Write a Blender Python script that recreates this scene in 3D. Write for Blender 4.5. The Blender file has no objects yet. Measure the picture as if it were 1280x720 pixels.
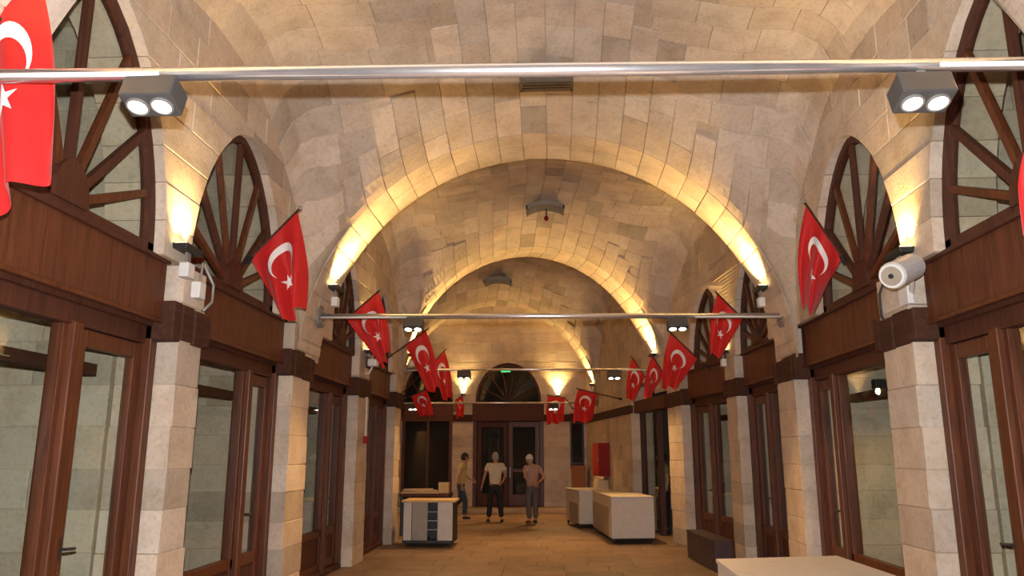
import bpy, bmesh, math, random
from mathutils import Vector, Matrix
from mathutils.geometry import tessellate_polygon
random.seed(7)
PI = math.pi
sc = bpy.context.scene
COL = sc.collection

# ------------------------------------------------------------------ camera
F = 970.0; H = 1.68
TH = math.atan(208 / F); PSI = math.atan(50 / (F / math.cos(TH)))
cam_data = bpy.data.cameras.new('camera'); cam = bpy.data.objects.new('camera', cam_data); COL.objects.link(cam)
cam_data.sensor_fit = 'HORIZONTAL'; cam_data.sensor_width = 36.0; cam_data.lens = 36.0 * F / 1280.0
cam_data.clip_start = 0.05; cam_data.clip_end = 200
cam.location = (0, 0, H); cam.rotation_euler = (PI / 2 + TH, 0, PSI)
sc.camera = cam

# ------------------------------------------------------------------ world, exposure, main lights
W = bpy.data.worlds.new('world'); sc.world = W; W.use_nodes = True
W.node_tree.nodes['Background'].inputs[0].default_value = (1.0, 0.72, 0.45, 1)
W.node_tree.nodes['Background'].inputs[1].default_value = 0.05
sc.view_settings.view_transform = 'Standard'; sc.view_settings.look = 'None'
sc.view_settings.gamma = 1.0; sc.view_settings.use_curve_mapping = False
sc.view_settings.exposure = 0.0

UPLIGHT_W = 620.0; LAMP_W = 260.0; FLASH_W = 420.0
UP_COL = (1.0, 0.63, 0.22); LAMP_COL = (1.0, 0.56, 0.21); FLASH_COL = (0.97, 0.96, 0.98)

def spot(name, loc, direction, power, color, size, blend=1.0, radius=0.04):
    d = bpy.data.lights.new(name, 'SPOT'); d.energy = power; d.color = color
    d.spot_size = size; d.spot_blend = blend; d.shadow_soft_size = radius
    o = bpy.data.objects.new(name, d); COL.objects.link(o); o.location = loc
    o.rotation_euler = Vector(direction).to_track_quat('-Z', 'Y').to_euler()
    return o
# the flash of the photographer's camera: a small source right above the lens
spot('camera_flash_light', (-0.04, 0.03, H + 0.185), (-0.05, 1, 0.2), FLASH_W * 4, FLASH_COL, math.radians(125), 0.5, 0.018)

# ------------------------------------------------------------------ plan of the corridor
def interp(pts, y):
    if y <= pts[0][0]: return pts[0][1]
    for (a, b), (c, d) in zip(pts, pts[1:]):
        if y <= c: return b + (d - b) * (y - a) / (c - a)
    return pts[-1][1]
LP = [(-8, -3.08), (16.0, -3.08), (17.2, -3.45), (20, -4.2), (25, -4.85)]
RP = [(-8, 3.03), (11, 3.03), (13.2, 2.92), (15.2, 2.5), (16, 2.33), (18.6, 1.88), (25, 0.95)]
def Lw(y): return interp(LP, y)
def Rw(y): return interp(RP, y)
def cen(y): return (Lw(y) + Rw(y)) / 2
def hwd(y): return (Rw(y) - Lw(y)) / 2
END_Y = 24.2
ARCH = [(-9.5, -8.6), (-3.2, -2.3), (3.1, 4.0), (9.4, 10.3), (15.7, 16.6), (22.0, 22.9)]
APEX = [0, 0, 0, 0, 0.2, 0.3]
# piers per side (start, end)
PIER = {-1: [(-6.5, -5.9), (-3.4, -2.8), (-0.2, 0.4), (3.0, 3.6), (6.2, 6.65), (9.1, 9.8), (12.3, 13.05), (15.3, 16.0)],
        1: [(-6.3, -5.7), (-3.2, -2.6), (0.0, 0.6), (3.2, 3.8), (6.6, 7.2), (9.85, 10.6), (12.6, 13.2), (15.2, 15.95)]}
WINC = {-1: [(1.6, 1.12, 1.80), (4.72, 1.12, 1.80), (7.42, 1.12, 1.66), (11.5, .82, 1.45), (14.1, .82, 1.40)],
        1: [(1.9, 1.12, 1.80), (4.95, 1.12, 1.80), (7.75, 1.12, 1.66), (11.7, .82, 1.45), (13.9, .82, 1.40)]}   # centre, half width, rise
RA, CA, ZA = 3.05, 0.0, 2.70           # transverse arch profile, half span 3.05
def wall_x(side, y, depth=0.0):
    return (Lw(y) - depth) if side < 0 else (Rw(y) + depth)
def Aprof(u):
    a = abs(u) + CA
    return ZA + math.sqrt(max(RA * RA - a * a, 0.0))
def bay_info(yy):
    """0..1 position in the bay (or None on an arch) and crown lift"""
    for i, (a, b) in enumerate(ARCH):
        nxt = ARCH[i + 1][0] if i + 1 < len(ARCH) else 28.3
        if a <= yy <= b: return None, APEX[i], a, b
        if b < yy < nxt:
            t = (yy - b) / (nxt - b)
            n = APEX[i + 1] if i + 1 < len(APEX) else APEX[i]
            return t, APEX[i] * (1 - t) + n * t, b, nxt
    return None, 0, 0, 1
def skew(x, y): return y - 0.06 * (x - cen(y))
def Bprof(yy):
    t, lift, a, b = bay_info(yy)
    if t is None: return 2.6
    v = abs(2 * t - 1)
    p = 2.6
    return 2.9 + (3.2 + lift) * (max(1 - v ** p, 0)) ** (1 / 2.0)
def Alift(yy):
    t, lift, a, b = bay_info(yy)
    if t is None: return lift
    return lift + 0.07 * (1 - t) + 0.52 * math.sin(PI * t) ** 0.9
def V(x, y):
    yy = skew(x, y)
    u = (x - cen(y)) / hwd(y) * 3.05
    A = Aprof(u) + Alift(yy) * (1 - 0.25 * abs(u) / 3.05)
    B = Bprof(yy)
    k = 0.75                                   # rounded groin
    h = max(min(0.5 + 0.5 * (A - B) / k, 1), 0)
    z = B * (1 - h) + A * h + k * h * (1 - h)
    d = hwd(y) - abs(x - cen(y)); r = max(min((z - 4.4) * 0.5, 0.6), 0.0)      # rounded junction of web and wall
    if d < r: z -= r - math.sqrt(max(r * r - (r - d) ** 2, 0))
    return z

# ------------------------------------------------------------------ materials
def nt(name):
    m = bpy.data.materials.new(name); m.use_nodes = True
    t = m.node_tree; b = t.nodes['Principled BSDF']
    return m, t, b
def link(t, a, b): t.links.new(a, b)
def noise(t, scale, detail=4, rough=0.6, vec=None, dist=0.0):
    n = t.nodes.new('ShaderNodeTexNoise'); n.inputs['Scale'].default_value = scale
    n.inputs['Detail'].default_value = detail; n.inputs['Roughness'].default_value = rough
    n.inputs['Distortion'].default_value = dist
    if vec is not None: link(t, vec, n.inputs['Vector'])
    return n
def ramp(t, fac, stops):
    r = t.nodes.new('ShaderNodeValToRGB'); link(t, fac, r.inputs[0])
    e = r.color_ramp.elements
    e[0].position, e[0].color = stops[0][0], (*stops[0][1], 1)
    e[1].position, e[1].color = stops[-1][0], (*stops[-1][1], 1)
    for p, c in stops[1:-1]:
        k = e.new(p); k.color = (*c, 1)
    return r
def mul(t, a, b, fac=1.0, mode='MULTIPLY'):
    m = t.nodes.new('ShaderNodeMix'); m.data_type = 'RGBA'; m.blend_type = mode
    m.inputs['Factor'].default_value = fac
    link(t, a, m.inputs['A']); link(t, b, m.inputs['B'])
    return m.outputs['Result']
def bump(t, b, height, strength, dist=0.01):
    n = t.nodes.new('ShaderNodeBump'); n.inputs['Strength'].default_value = strength
    n.inputs['Distance'].default_value = dist
    link(t, height, n.inputs['Height']); link(t, n.outputs[0], b.inputs['Normal'])
def pos(t):
    return t.nodes.new('ShaderNodeNewGeometry').outputs['Position']

def stone_mat(name, attr=True, base=(0.62, 0.53, 0.41)):
    m, t, b = nt(name); p = pos(t)
    n1 = noise(t, 3.0, 6, 0.65, p); n2 = noise(t, 26.0, 5, 0.7, p)
    r1 = ramp(t, n1.outputs['Fac'], [(0.3, (0.80, 0.76, 0.70)), (0.55, (1, 1, 1)), (0.75, (1.06, 1.03, 0.98))])
    r2 = ramp(t, n2.outputs['Fac'], [(0.28, (0.74, 0.70, 0.64)), (0.5, (1, 1, 1)), (0.8, (1.05, 1.05, 1.05))])
    if attr:
        a = t.nodes.new('ShaderNodeAttribute'); a.attribute_name = 'tint'; c = a.outputs['Color']
    else:
        a = t.nodes.new('ShaderNodeRGB'); a.outputs[0].default_value = (*base, 1); c = a.outputs[0]
    c = mul(t, c, r1.outputs[0]); c = mul(t, c, r2.outputs[0], 0.8)
    link(t, c, b.inputs['Base Color']); b.inputs['Roughness'].default_value = 0.9
    b.inputs['Specular IOR Level'].default_value = 0.2
    n3 = noise(t, 45.0, 6, 0.7, p, 0.4)
    bump(t, b, n3.outputs['Fac'], 0.45, 0.012)
    return m
M = {}
M['stone'] = stone_mat('limestone')
M['mortar'] = stone_mat('lime_mortar', False, (0.54, 0.445, 0.34))

def wood_mat(name, dark, light, rough=0.35, scale=1.0, axis='Z', coat=0.15):
    m, t, b = nt(name)
    p = pos(t); mp = t.nodes.new('ShaderNodeMapping'); link(t, p, mp.inputs[0])
    s = {'Z': (30, 30, 2.0), 'X': (2, 30, 30), 'Y': (30, 2, 30)}[axis]
    mp.inputs['Scale'].default_value = tuple(v * scale for v in s)
    n = noise(t, 1.0, 5, 0.6, mp.outputs[0], 0.6)
    r = ramp(t, n.outputs['Fac'], [(0.25, dark), (0.75, light)])
    link(t, r.outputs[0], b.inputs['Base Color']); b.inputs['Roughness'].default_value = rough
    b.inputs['Specular IOR Level'].default_value = 0.3; b.inputs['Coat Weight'].default_value = coat; b.inputs['Coat Roughness'].default_value = 0.25
    bump(t, b, n.outputs['Fac'], 0.15, 0.004)
    return m
M['fascia'] = wood_mat('fascia_wood', (0.050, 0.016, 0.008), (0.16, 0.050, 0.020), 0.55, coat=0.03)
M['wood'] = wood_mat('varnished_wood', (0.050, 0.015, 0.006), (0.15, 0.045, 0.016), 0.45, coat=0.06)
M['wood_dark'] = wood_mat('dark_wood', (0.040, 0.013, 0.008), (0.105, 0.035, 0.018), 0.6, coat=0.0)
M['timber'] = wood_mat('rough_timber', (0.030, 0.012, 0.007), (0.085, 0.030, 0.016), 0.8, 0.6, 'Y', 0.0)
M['board'] = wood_mat('pale_board', (0.55, 0.36, 0.16), (0.72, 0.52, 0.28), 0.6, 0.6, 'X', 0.0)
M['box_orange'] = wood_mat('orange_board', (0.30, 0.10, 0.03), (0.38, 0.15, 0.05), 0.6, 0.4, 'X', 0.0)

def plain(name, col, rough=0.6, metal=0.0, var=0.08, spec=0.5, emit=None, es=0.0):
    m, t, b = nt(name); p = pos(t)
    n = noise(t, 9.0, 4, 0.6, p)
    lo = tuple(c * (1 - var) for c in col); hi = tuple(min(c * (1 + var), 1) for c in col)
    r = ramp(t, n.outputs['Fac'], [(0.3, lo), (0.7, hi)])
    link(t, r.outputs[0], b.inputs['Base Color'])
    b.inputs['Roughness'].default_value = rough; b.inputs['Metallic'].default_value = metal
    b.inputs['Specular IOR Level'].default_value = spec
    if emit:
        b.inputs['Emission Color'].default_value = (*emit, 1); b.inputs['Emission Strength'].default_value = es
    return m
M['steel'] = plain('galvanised_steel', (0.80, 0.81, 0.84), 0.27, 0.88, 0.06)
M['steel_dull'] = plain('dull_metal', (0.30, 0.29, 0.27), 0.5, 0.5)
M['black'] = plain('black_metal', (0.02, 0.02, 0.02), 0.5)
M['lamp_body'] = plain('grey_lamp_body', (0.055, 0.053, 0.052), 0.5)
M['white'] = plain('white_plastic', (0.72, 0.72, 0.70), 0.45, 0.0, 0.04)
M['counter'] = plain('white_laminate', (0.66, 0.60, 0.52), 0.5, 0.0, 0.06)
M['counter_grey'] = plain('grey_laminate', (0.36, 0.31, 0.25), 0.5, 0.0, 0.1)
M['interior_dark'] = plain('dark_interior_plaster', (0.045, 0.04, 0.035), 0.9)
M['cream'] = plain('cream_board', (0.62, 0.50, 0.32), 0.6)
M['red_metal'] = plain('red_enamel', (0.26, 0.012, 0.010), 0.6, spec=0.2)
M['purple'] = plain('stained_board', (0.060, 0.030, 0.030), 0.6, 0.0, 0.25)
M['emit_lamp'] = plain('lamp_lens', (1, 1, 1), 0.3, emit=(1.0, 0.90, 0.72), es=14.0)
M['emit_up'] = plain('uplight_lens', (1, 1, 1), 0.3, emit=(1.0, 0.80, 0.40), es=9.0)
M['emit_green'] = plain('green_sign', (0.02, 0.25, 0.08), 0.4, emit=(0.05, 0.8, 0.25), es=1.2)
M['emblem'] = plain('white_cloth', (0.80, 0.76, 0.74), 0.8, 0.0, 0.03)
M['skin'] = plain('skin', (0.50, 0.27, 0.17), 0.6)
M['hair_dark'] = plain('dark_hair', (0.03, 0.02, 0.015), 0.7)
M['hair_grey'] = plain('grey_hair', (0.35, 0.31, 0.28), 0.7)
M['cap'] = plain('white_cap', (0.70, 0.66, 0.60), 0.8)
M['shirt_olive'] = plain('khaki_shirt', (0.46, 0.38, 0.16), 0.85)
M['shirt_cream'] = plain('cream_shirt', (0.70, 0.60, 0.44), 0.85)
M['shirt_pink'] = plain('dusty_pink_shirt', (0.46, 0.30, 0.25), 0.85)
M['shirt_green'] = plain('green_shirt', (0.22, 0.24, 0.05), 0.85)
M['jeans'] = plain('blue_jeans', (0.035, 0.055, 0.085), 0.85)
M['trouser_black'] = plain('black_trousers', (0.015, 0.014, 0.016), 0.8)
M['trouser_grey'] = plain('grey_trousers', (0.13, 0.115, 0.115), 0.85)
M['shoe_dark'] = plain('dark_shoe', (0.02, 0.014, 0.012), 0.5)
M['shoe_brown'] = plain('brown_shoe', (0.20, 0.07, 0.03), 0.5)
M['shoe_white'] = plain('white_shoe', (0.7, 0.68, 0.64), 0.6)
M['rubber'] = plain('rubber', (0.03, 0.03, 0.03), 0.7)

m, t, b = nt('red_flag_cloth'); p = pos(t)
n = noise(t, 120, 3, 0.6, p)
r = ramp(t, n.outputs['Fac'], [(0.3, (0.62, 0.012, 0.014)), (0.7, (0.72, 0.022, 0.02))])
link(t, r.outputs[0], b.inputs['Base Color']); b.inputs['Roughness'].default_value = 0.6
b.inputs['Sheen Weight'].default_value = 0.2
tr = t.nodes.new('ShaderNodeBsdfTranslucent'); tr.inputs[0].default_value = (0.85, 0.03, 0.02, 1)
mx = t.nodes.new('ShaderNodeMixShader'); mx.inputs[0].default_value = 0.35
out = t.nodes['Material Output']
link(t, b.outputs[0], mx.inputs[1]); link(t, tr.outputs[0], mx.inputs[2]); link(t, mx.outputs[0], out.inputs[0])
M['flag'] = m

m, t, b = nt('window_glass')
gl = t.nodes.new('ShaderNodeBsdfGlossy'); gl.inputs['Roughness'].default_value = 0.02
tp = t.nodes.new('ShaderNodeBsdfTransparent'); tp.inputs[0].default_value = (0.94, 0.955, 0.92, 1)
fr0 = t.nodes.new('ShaderNodeFresnel'); fr0.inputs[0].default_value = 1.5
gg = t.nodes.new('ShaderNodeNewGeometry'); inv = t.nodes.new('ShaderNodeMath'); inv.operation = 'SUBTRACT'; inv.inputs[0].default_value = 1.0
link(t, gg.outputs['Backfacing'], inv.inputs[1]); fr = t.nodes.new('ShaderNodeMath'); fr.operation = 'MULTIPLY'
link(t, fr0.outputs[0], fr.inputs[0]); link(t, inv.outputs[0], fr.inputs[1])
mx = t.nodes.new('ShaderNodeMixShader'); out = t.nodes['Material Output']
link(t, fr.outputs[0], mx.inputs[0]); link(t, tp.outputs[0], mx.inputs[1]); link(t, gl.outputs[0], mx.inputs[2])
link(t, mx.outputs[0], out.inputs[0]); M['glass'] = m

m, t, b = nt('floor_stone'); p = pos(t)
a = t.nodes.new('ShaderNodeAttribute'); a.attribute_name = 'tint'
n1 = noise(t, 1.3, 6, 0.7, p, 0.5); n2 = noise(t, 14, 5, 0.7, p)
r1 = ramp(t, n1.outputs['Fac'], [(0.3, (0.68, 0.64, 0.60)), (0.7, (1.1, 1.08, 1.05))])
r2 = ramp(t, n2.outputs['Fac'], [(0.3, (0.82, 0.80, 0.78)), (0.7, (1.05, 1.05, 1.05))])
c = mul(t, mul(t, a.outputs['Color'], r1.outputs[0]), r2.outputs[0])
link(t, c, b.inputs['Base Color']); b.inputs['Roughness'].default_value = 0.6
b.inputs['Specular IOR Level'].default_value = 0.35
bump(t, b, n2.outputs['Fac'], 0.3, 0.006); M['floor'] = m

# ------------------------------------------------------------------ helpers
class MB:
    def __init__(s): s.v = []; s.f = []; s.smooth = False; s.tint = None
    def add(s, vs, fs):
        o = len(s.v); s.v += [tuple(v) for v in vs]; s.f += [tuple(i + o for i in f) for f in fs]; return s
    def hexa(s, p):
        """8 corners: bottom 0-3, top 4-7"""
        return s.add(p, [(3, 2, 1, 0), (4, 5, 6, 7), (0, 1, 5, 4), (1, 2, 6, 5), (2, 3, 7, 6), (3, 0, 4, 7)])
    def box(s, x0, x1, y0, y1, z0, z1):
        return s.hexa([(x0, y0, z0), (x1, y0, z0), (x1, y1, z0), (x0, y1, z0), (x0, y0, z1), (x1, y0, z1), (x1, y1, z1), (x0, y1, z1)])
    def wbox(s, side, y0, y1, d0, d1, z0, z1):
        """box along a side wall; d = depth into the wall (negative = into the corridor)"""
        P = [(wall_x(side, y0, d0), y0), (wall_x(side, y1, d0), y1), (wall_x(side, y1, d1), y1), (wall_x(side, y0, d1), y0)]
        if side > 0: P = [P[0], P[3], P[2], P[1]]
        return s.hexa([(x, y, z0) for x, y in P] + [(x, y, z1) for x, y in P])
    def tube(s, path, rad, n=8, cap=True):
        path = [Vector(p) for p in path]
        rads = rad if isinstance(rad, (list, tuple)) else [rad] * len(path)
        rings = []; prev = None
        for i, p in enumerate(path):
            d = (path[min(i + 1, len(path) - 1)] - path[max(i - 1, 0)]).normalized()
            if prev is None:
                a = d.orthogonal().normalized()
            else:
                a = (prev - d * prev.dot(d)).normalized()
            prev = a; c = d.cross(a)
            rings.append([p + (a * math.cos(2 * PI * k / n) + c * math.sin(2 * PI * k / n)) * rads[i] for k in range(n)])
        vs = [v for r_ in rings for v in r_]; fs = []
        for i in range(len(rings) - 1):
            for k in range(n):
                fs.append((i * n + k, i * n + (k + 1) % n, (i + 1) * n + (k + 1) % n, (i + 1) * n + k))
        if cap:
            fs.append(tuple(reversed(range(n)))); fs.append(tuple((len(rings) - 1) * n + k for k in range(n)))
        return s.add(vs, fs)
    def ellipsoid(s, c, r, nu=12, nv=8):
        vs = [(c[0], c[1], c[2] - r[2])]
        for j in range(1, nv):
            ph = -PI / 2 + PI * j / nv
            for i in range(nu):
                a = 2 * PI * i / nu
                vs.append((c[0] + r[0] * math.cos(ph) * math.cos(a), c[1] + r[1] * math.cos(ph) * math.sin(a), c[2] + r[2] * math.sin(ph)))
        vs.append((c[0], c[1], c[2] + r[2])); fs = []
        for i in range(nu): fs.append((0, 1 + (i + 1) % nu, 1 + i))
        for j in range(nv - 2):
            for i in range(nu):
                a = 1 + j * nu; fs.append((a + i, a + (i + 1) % nu, a + nu + (i + 1) % nu, a + nu + i))
        a = 1 + (nv - 2) * nu
        for i in range(nu): fs.append((a + i, a + (i + 1) % nu, len(vs) - 1))
        return s.add(vs, fs)
    def build(s, name, mat, parent=None, bevel=0.0, smooth=False, origin=None):
        base = Vector((0, 0, 0))
        if parent is not None: base = world_of(parent)
        if origin is None:
            org = base if parent is not None else Vector([sum(v[i] for v in s.v) / len(s.v) for i in (0, 1)] + [min(v[2] for v in s.v)])
        else: org = Vector(origin)
        me = bpy.data.meshes.new(name)
        me.from_pydata([(v[0] - org.x, v[1] - org.y, v[2] - org.z) for v in s.v], [], s.f)
        me.materials.append(M[mat] if isinstance(mat, str) else mat)
        if s.tint is not None:
            at = me.attributes.new('tint', 'FLOAT_COLOR', 'POINT')
            at.data.foreach_set('color', [c for q in s.tint for c in (*q, 1)])
        if smooth: me.polygons.foreach_set('use_smooth', [True] * len(me.polygons))
        o = bpy.data.objects.new(name, me); COL.objects.link(o)
        if parent is not None: o.parent = parent
        o.location = org - base
        WORLD[o] = org
        if bevel:
            md = o.modifiers.new('bevel', 'BEVEL'); md.width = bevel; md.segments = 2; md.limit_method = 'ANGLE'
        return o
WORLD = {}
def world_of(o): return WORLD[o]
def thing(name, label, cat, loc, group=None):
    o = bpy.data.objects.new(name, None); COL.objects.link(o); o.location = loc
    o.empty_display_size = 0.1
    o['label'] = label; o['category'] = cat
    if group: o['group'] = group
    WORLD[o] = Vector(loc); return o
def tag(o, label, cat, group=None):
    o['label'] = label; o['category'] = cat
    if group: o['group'] = group
    return o
def struct(o): o['kind'] = 'structure'; return o

fwd = Vector((-math.sin(PSI) * math.cos(TH), math.cos(PSI) * math.cos(TH), math.sin(TH)))
rgt = Vector((math.cos(PSI), math.sin(PSI), 0)); upv = rgt.cross(fwd)
def screen_area(vs):
    """rough size in the photo, used only to choose which stones become single objects"""
    xs, ys = [], []
    for v in vs:
        d = Vector(v) - Vector((0, 0, H)); z = d.dot(fwd)
        if z < 0.3: return 0
        xs.append(min(max(640 + F * d.dot(rgt) / z, 0), 1280)); ys.append(min(max(360 - F * d.dot(upv) / z, 0), 720))
    return (max(xs) - min(xs)) * (max(ys) - min(ys))

class Pieces:
    def __init__(s, parent, name, limit, mat, rest):
        s.p = parent; s.n = name; s.l = limit; s.m = mat; s.rest = rest; s.items = []
    def add(s, vs, fs, tint, w=1.0): s.items.append((screen_area(vs) * w, vs, fs, tint))
    def finish(s):
        s.items.sort(key=lambda q: -q[0])
        for sc_, vs, fs, ti in s.items[:s.l]:
            mb = MB(); mb.add(vs, fs); mb.tint = [ti] * len(vs)
            c = Vector([sum(v[i] for v in vs) / len(vs) for i in range(3)])
            mb.build(s.n, s.m, s.p, origin=c)
        rest = s.items[s.l:]
        if rest:
            mb = MB(); mb.tint = []
            for sc_, vs, fs, ti in rest:
                mb.add(vs, fs); mb.tint += [ti] * len(vs)
            o = mb.build(s.rest, s.m, s.p); o['kind'] = 'stuff'

def stone_tint(v=0.10, base=(0.64, 0.54, 0.435)):
    k = 1 + random.uniform(-v, v); w = random.uniform(-0.03, 0.03)
    if random.random() < 0.12: k *= 0.78
    return (base[0] * k * (1 + w), base[1] * k, base[2] * k * (1 - w))

def block(fn, poly, depth, proud, bev=0.006):
    """stone block from a polygon of wall coordinates; fn(a, out, z) maps them to the world"""
    n = len(poly); ca = sum(p[0] for p in poly) / n; cz = (min(p[1] for p in poly) + max(p[1] for p in poly)) / 2
    vs = [fn(a, -depth, z) for a, z in poly] + [fn(a, proud - bev * 0.6, z) for a, z in poly]
    vs += [fn(a + (bev if a < ca else -bev), proud + random.uniform(-.0015, .0015), z + (bev if z < cz else -bev)) for a, z in poly]
    fs = []
    for k in range(n):
        k2 = (k + 1) % n
        fs.append((k, k2, n + k2, n + k)); fs.append((n + k, n + k2, 2 * n + k2, 2 * n + k))
    fs.append(tuple(range(2 * n, 3 * n)))
    return vs, fs
def rect(a0, a1, z0, z1, g=.003): return [(a0 + g, z0 + g), (a1 - g, z0 + g), (a1 - g, z1 - g), (a0 + g, z1 - g)]

# fan-light opening profile: half width at height h above its sill
W_SILL = 3.24
def whalf(win, h):
    q = min(max(h, 0) / win[2], 1)
    return win[1] * (1 - q * q) ** .60 if q < 1 else 0.0

# ------------------------------------------------------------------ side walls
ROWS = [0.0, 0.30, 0.62, 0.92, 1.25, 1.56, 1.90, 2.24, 2.60, 2.92, 3.24, 3.52, 3.82, 4.10, 4.40, 4.68, 4.98, 5.28, 5.58, 5.88, 6.2]
def openings(side):
    """shop openings between consecutive piers"""
    P = PIER[side]; return [(P[i][1], P[i + 1][0]) for i in range(len(P) - 1)]
def build_wall(side, name):
    y_start, y_end = -6.5, END_Y
    shops = openings(side)
    extra = [(15.95, 18.6)] if side > 0 else []
    holes = shops + extra
    wins = WINC[side]
    # backing skin behind the stones (mortar): one strip per row and solid span
    mb = MB()
    root = None
    pieces = []
    def solid_spans(z0):
        """(start, end, window or None at the start, window or None at the end, open start, open end)"""
        cuts = []
        if z0 < 3.2:
            for a, b in holes: cuts.append((a, b, None))
        else:
            for wi in wins:
                w0 = whalf(wi, z0 - W_SILL)
                if w0 > 0.02: cuts.append((wi[0] - w0, wi[0] + w0, wi))
        cuts.sort(key=lambda q: q[0]); out = []; cur = y_start; wl = None; ol = False
        for a, b, wi in cuts:
            if a > cur + 0.02: out.append((cur, a, wl, wi, ol, True))
            cur = b; wl = wi; ol = True
        out.append((cur, y_end, wl, None, ol, False))
        return out
    def fn(a, o, z): return (wall_x(side, a, -o), a, z)
    def edge(y, win, sg, z0, z1):
        """points (y, z) of an opening edge from z0 up to z1; sg = +1 when the stone lies beyond the window"""
        if win is None: return [(y, z0), (y, z1)]
        zt = min(z1, W_SILL + win[2])
        pts = [(win[0] + sg * whalf(win, z0 + (zt - z0) * f - W_SILL), z0 + (zt - z0) * f) for f in ((0, .5, 1) if zt == z1 else (0, .3, .55, .75, .88, .96, 1))]
        if zt < z1: pts.append((win[0], z1))
        return pts
    for ri in range(len(ROWS) - 1):
        z0, z1 = ROWS[ri], ROWS[ri + 1]
        ns = 1 if z1 <= 3.25 else 5
        for q in range(ns):                                          # mortar skin
            a_, b_ = z0 + (z1 - z0) * q / ns, z0 + (z1 - z0) * (q + 1) / ns
            for l, r, wl, wr, ol, orr in solid_spans(a_):
                l += .03 if ol else 0; r -= .03 if orr else 0
                nseg = max(1, int((r - l) / 1.0))
                for k in range(nseg):
                    f0, f1 = l + (r - l) * k / nseg, l + (r - l) * (k + 1) / nseg
                    mb.wbox(side, f0, f1, 0.0, 0.5, a_, b_)
        for l, r, wl, wr, ol, orr in solid_spans(z0):
            L = r - l
            n = max(1, round(L / random.uniform(0.46, 0.62)))
            js = [0.0] + [(k + random.uniform(-0.18, 0.18)) / n for k in range(1, n)] + [1.0]
            for k in range(n):
                a0, a1 = l + L * js[k], l + L * js[k + 1]; ym = (a0 + a1) / 2
                if V(wall_x(side, ym) - side * 0.03, ym) < z0 - 0.2: continue
                eL = ol and k == 0; eR = orr and k == n - 1; g = .003
                jl = random.uniform(-0.012, 0.028) if eL and wl is None else 0; jr = random.uniform(-0.028, 0.012) if eR and wr is None else 0
                LE = edge(a0 + jl + (0 if eL else g), wl if eL else None, 1, z0 + g, z1 - g)
                RE = edge(a1 + jr - (0 if eR else g), wr if eR else None, -1, z0 + g, z1 - g)
                poly = RE + LE[::-1]
                vs, fs = block(fn, poly, 0.5 if (eL or eR) else 0.02, random.uniform(0.005, 0.012))
                pieces.append((vs, fs, stone_tint(0.07)))
    root = struct(mb.build(name, 'mortar', None, origin=(wall_x(side, 8), 8, 0)))
    PC = Pieces(root, 'stone', 290, 'stone', 'stone_infill')
    for vs, fs, ti in pieces: PC.add(vs, fs, ti)
    # dividing walls behind the shopfronts, seen through the glass
    wd = MB(); D0, D1 = 0.55, 3.2
    for (a, b) in PIER[side]:
        if a < 2.5 or a > 15.8: continue
        x0, x1 = wall_x(side, a, D0), wall_x(side, a, D1)
        wd.box(min(x0, x1), max(x0, x1), a + 0.04, b - 0.04, 0, 5.6)
        def fd(q, o, z, a=a): return (wall_x(side, a, q), a + 0.04 - o, z)
        for ri in range(len(ROWS) - 3):
            z0, z1 = ROWS[ri], ROWS[ri + 1]
            n = random.choice((4, 5)); js = [0] + [(k + random.uniform(-.2, .2)) / n for k in range(1, n)] + [1]
            for k in range(n):
                vs, fs = block(fd, rect(D0 + (D1 - D0) * js[k], D0 + (D1 - D0) * js[k + 1], z0, z1), 0.02, random.uniform(.006, .014))
                PC.add(vs, fs, stone_tint(0.06, (0.60, 0.53, 0.44)), 0.45)
    # back wall and ceiling of the rooms
    for (a, b) in zip(PIER[side][2:], PIER[side][3:]):
        ya, yb = a[1] - 0.1, b[0] + 0.1
        if side < 0: wd.wbox(side, ya, yb, D1, D1 + 0.1, 0, 5.6)
        else: wd.wbox(side, ya, yb, D1, D1 + 0.1, 0, 5.6)
        wd.wbox(side, ya, yb, 0.55, D1, 5.5, 5.6)
    o = wd.build('shop_room_wall', 'mortar', root)
    PC.finish()
    return root
wall_left = build_wall(-1, 'wall_left')
wall_right = build_wall(1, 'wall_right')

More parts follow.
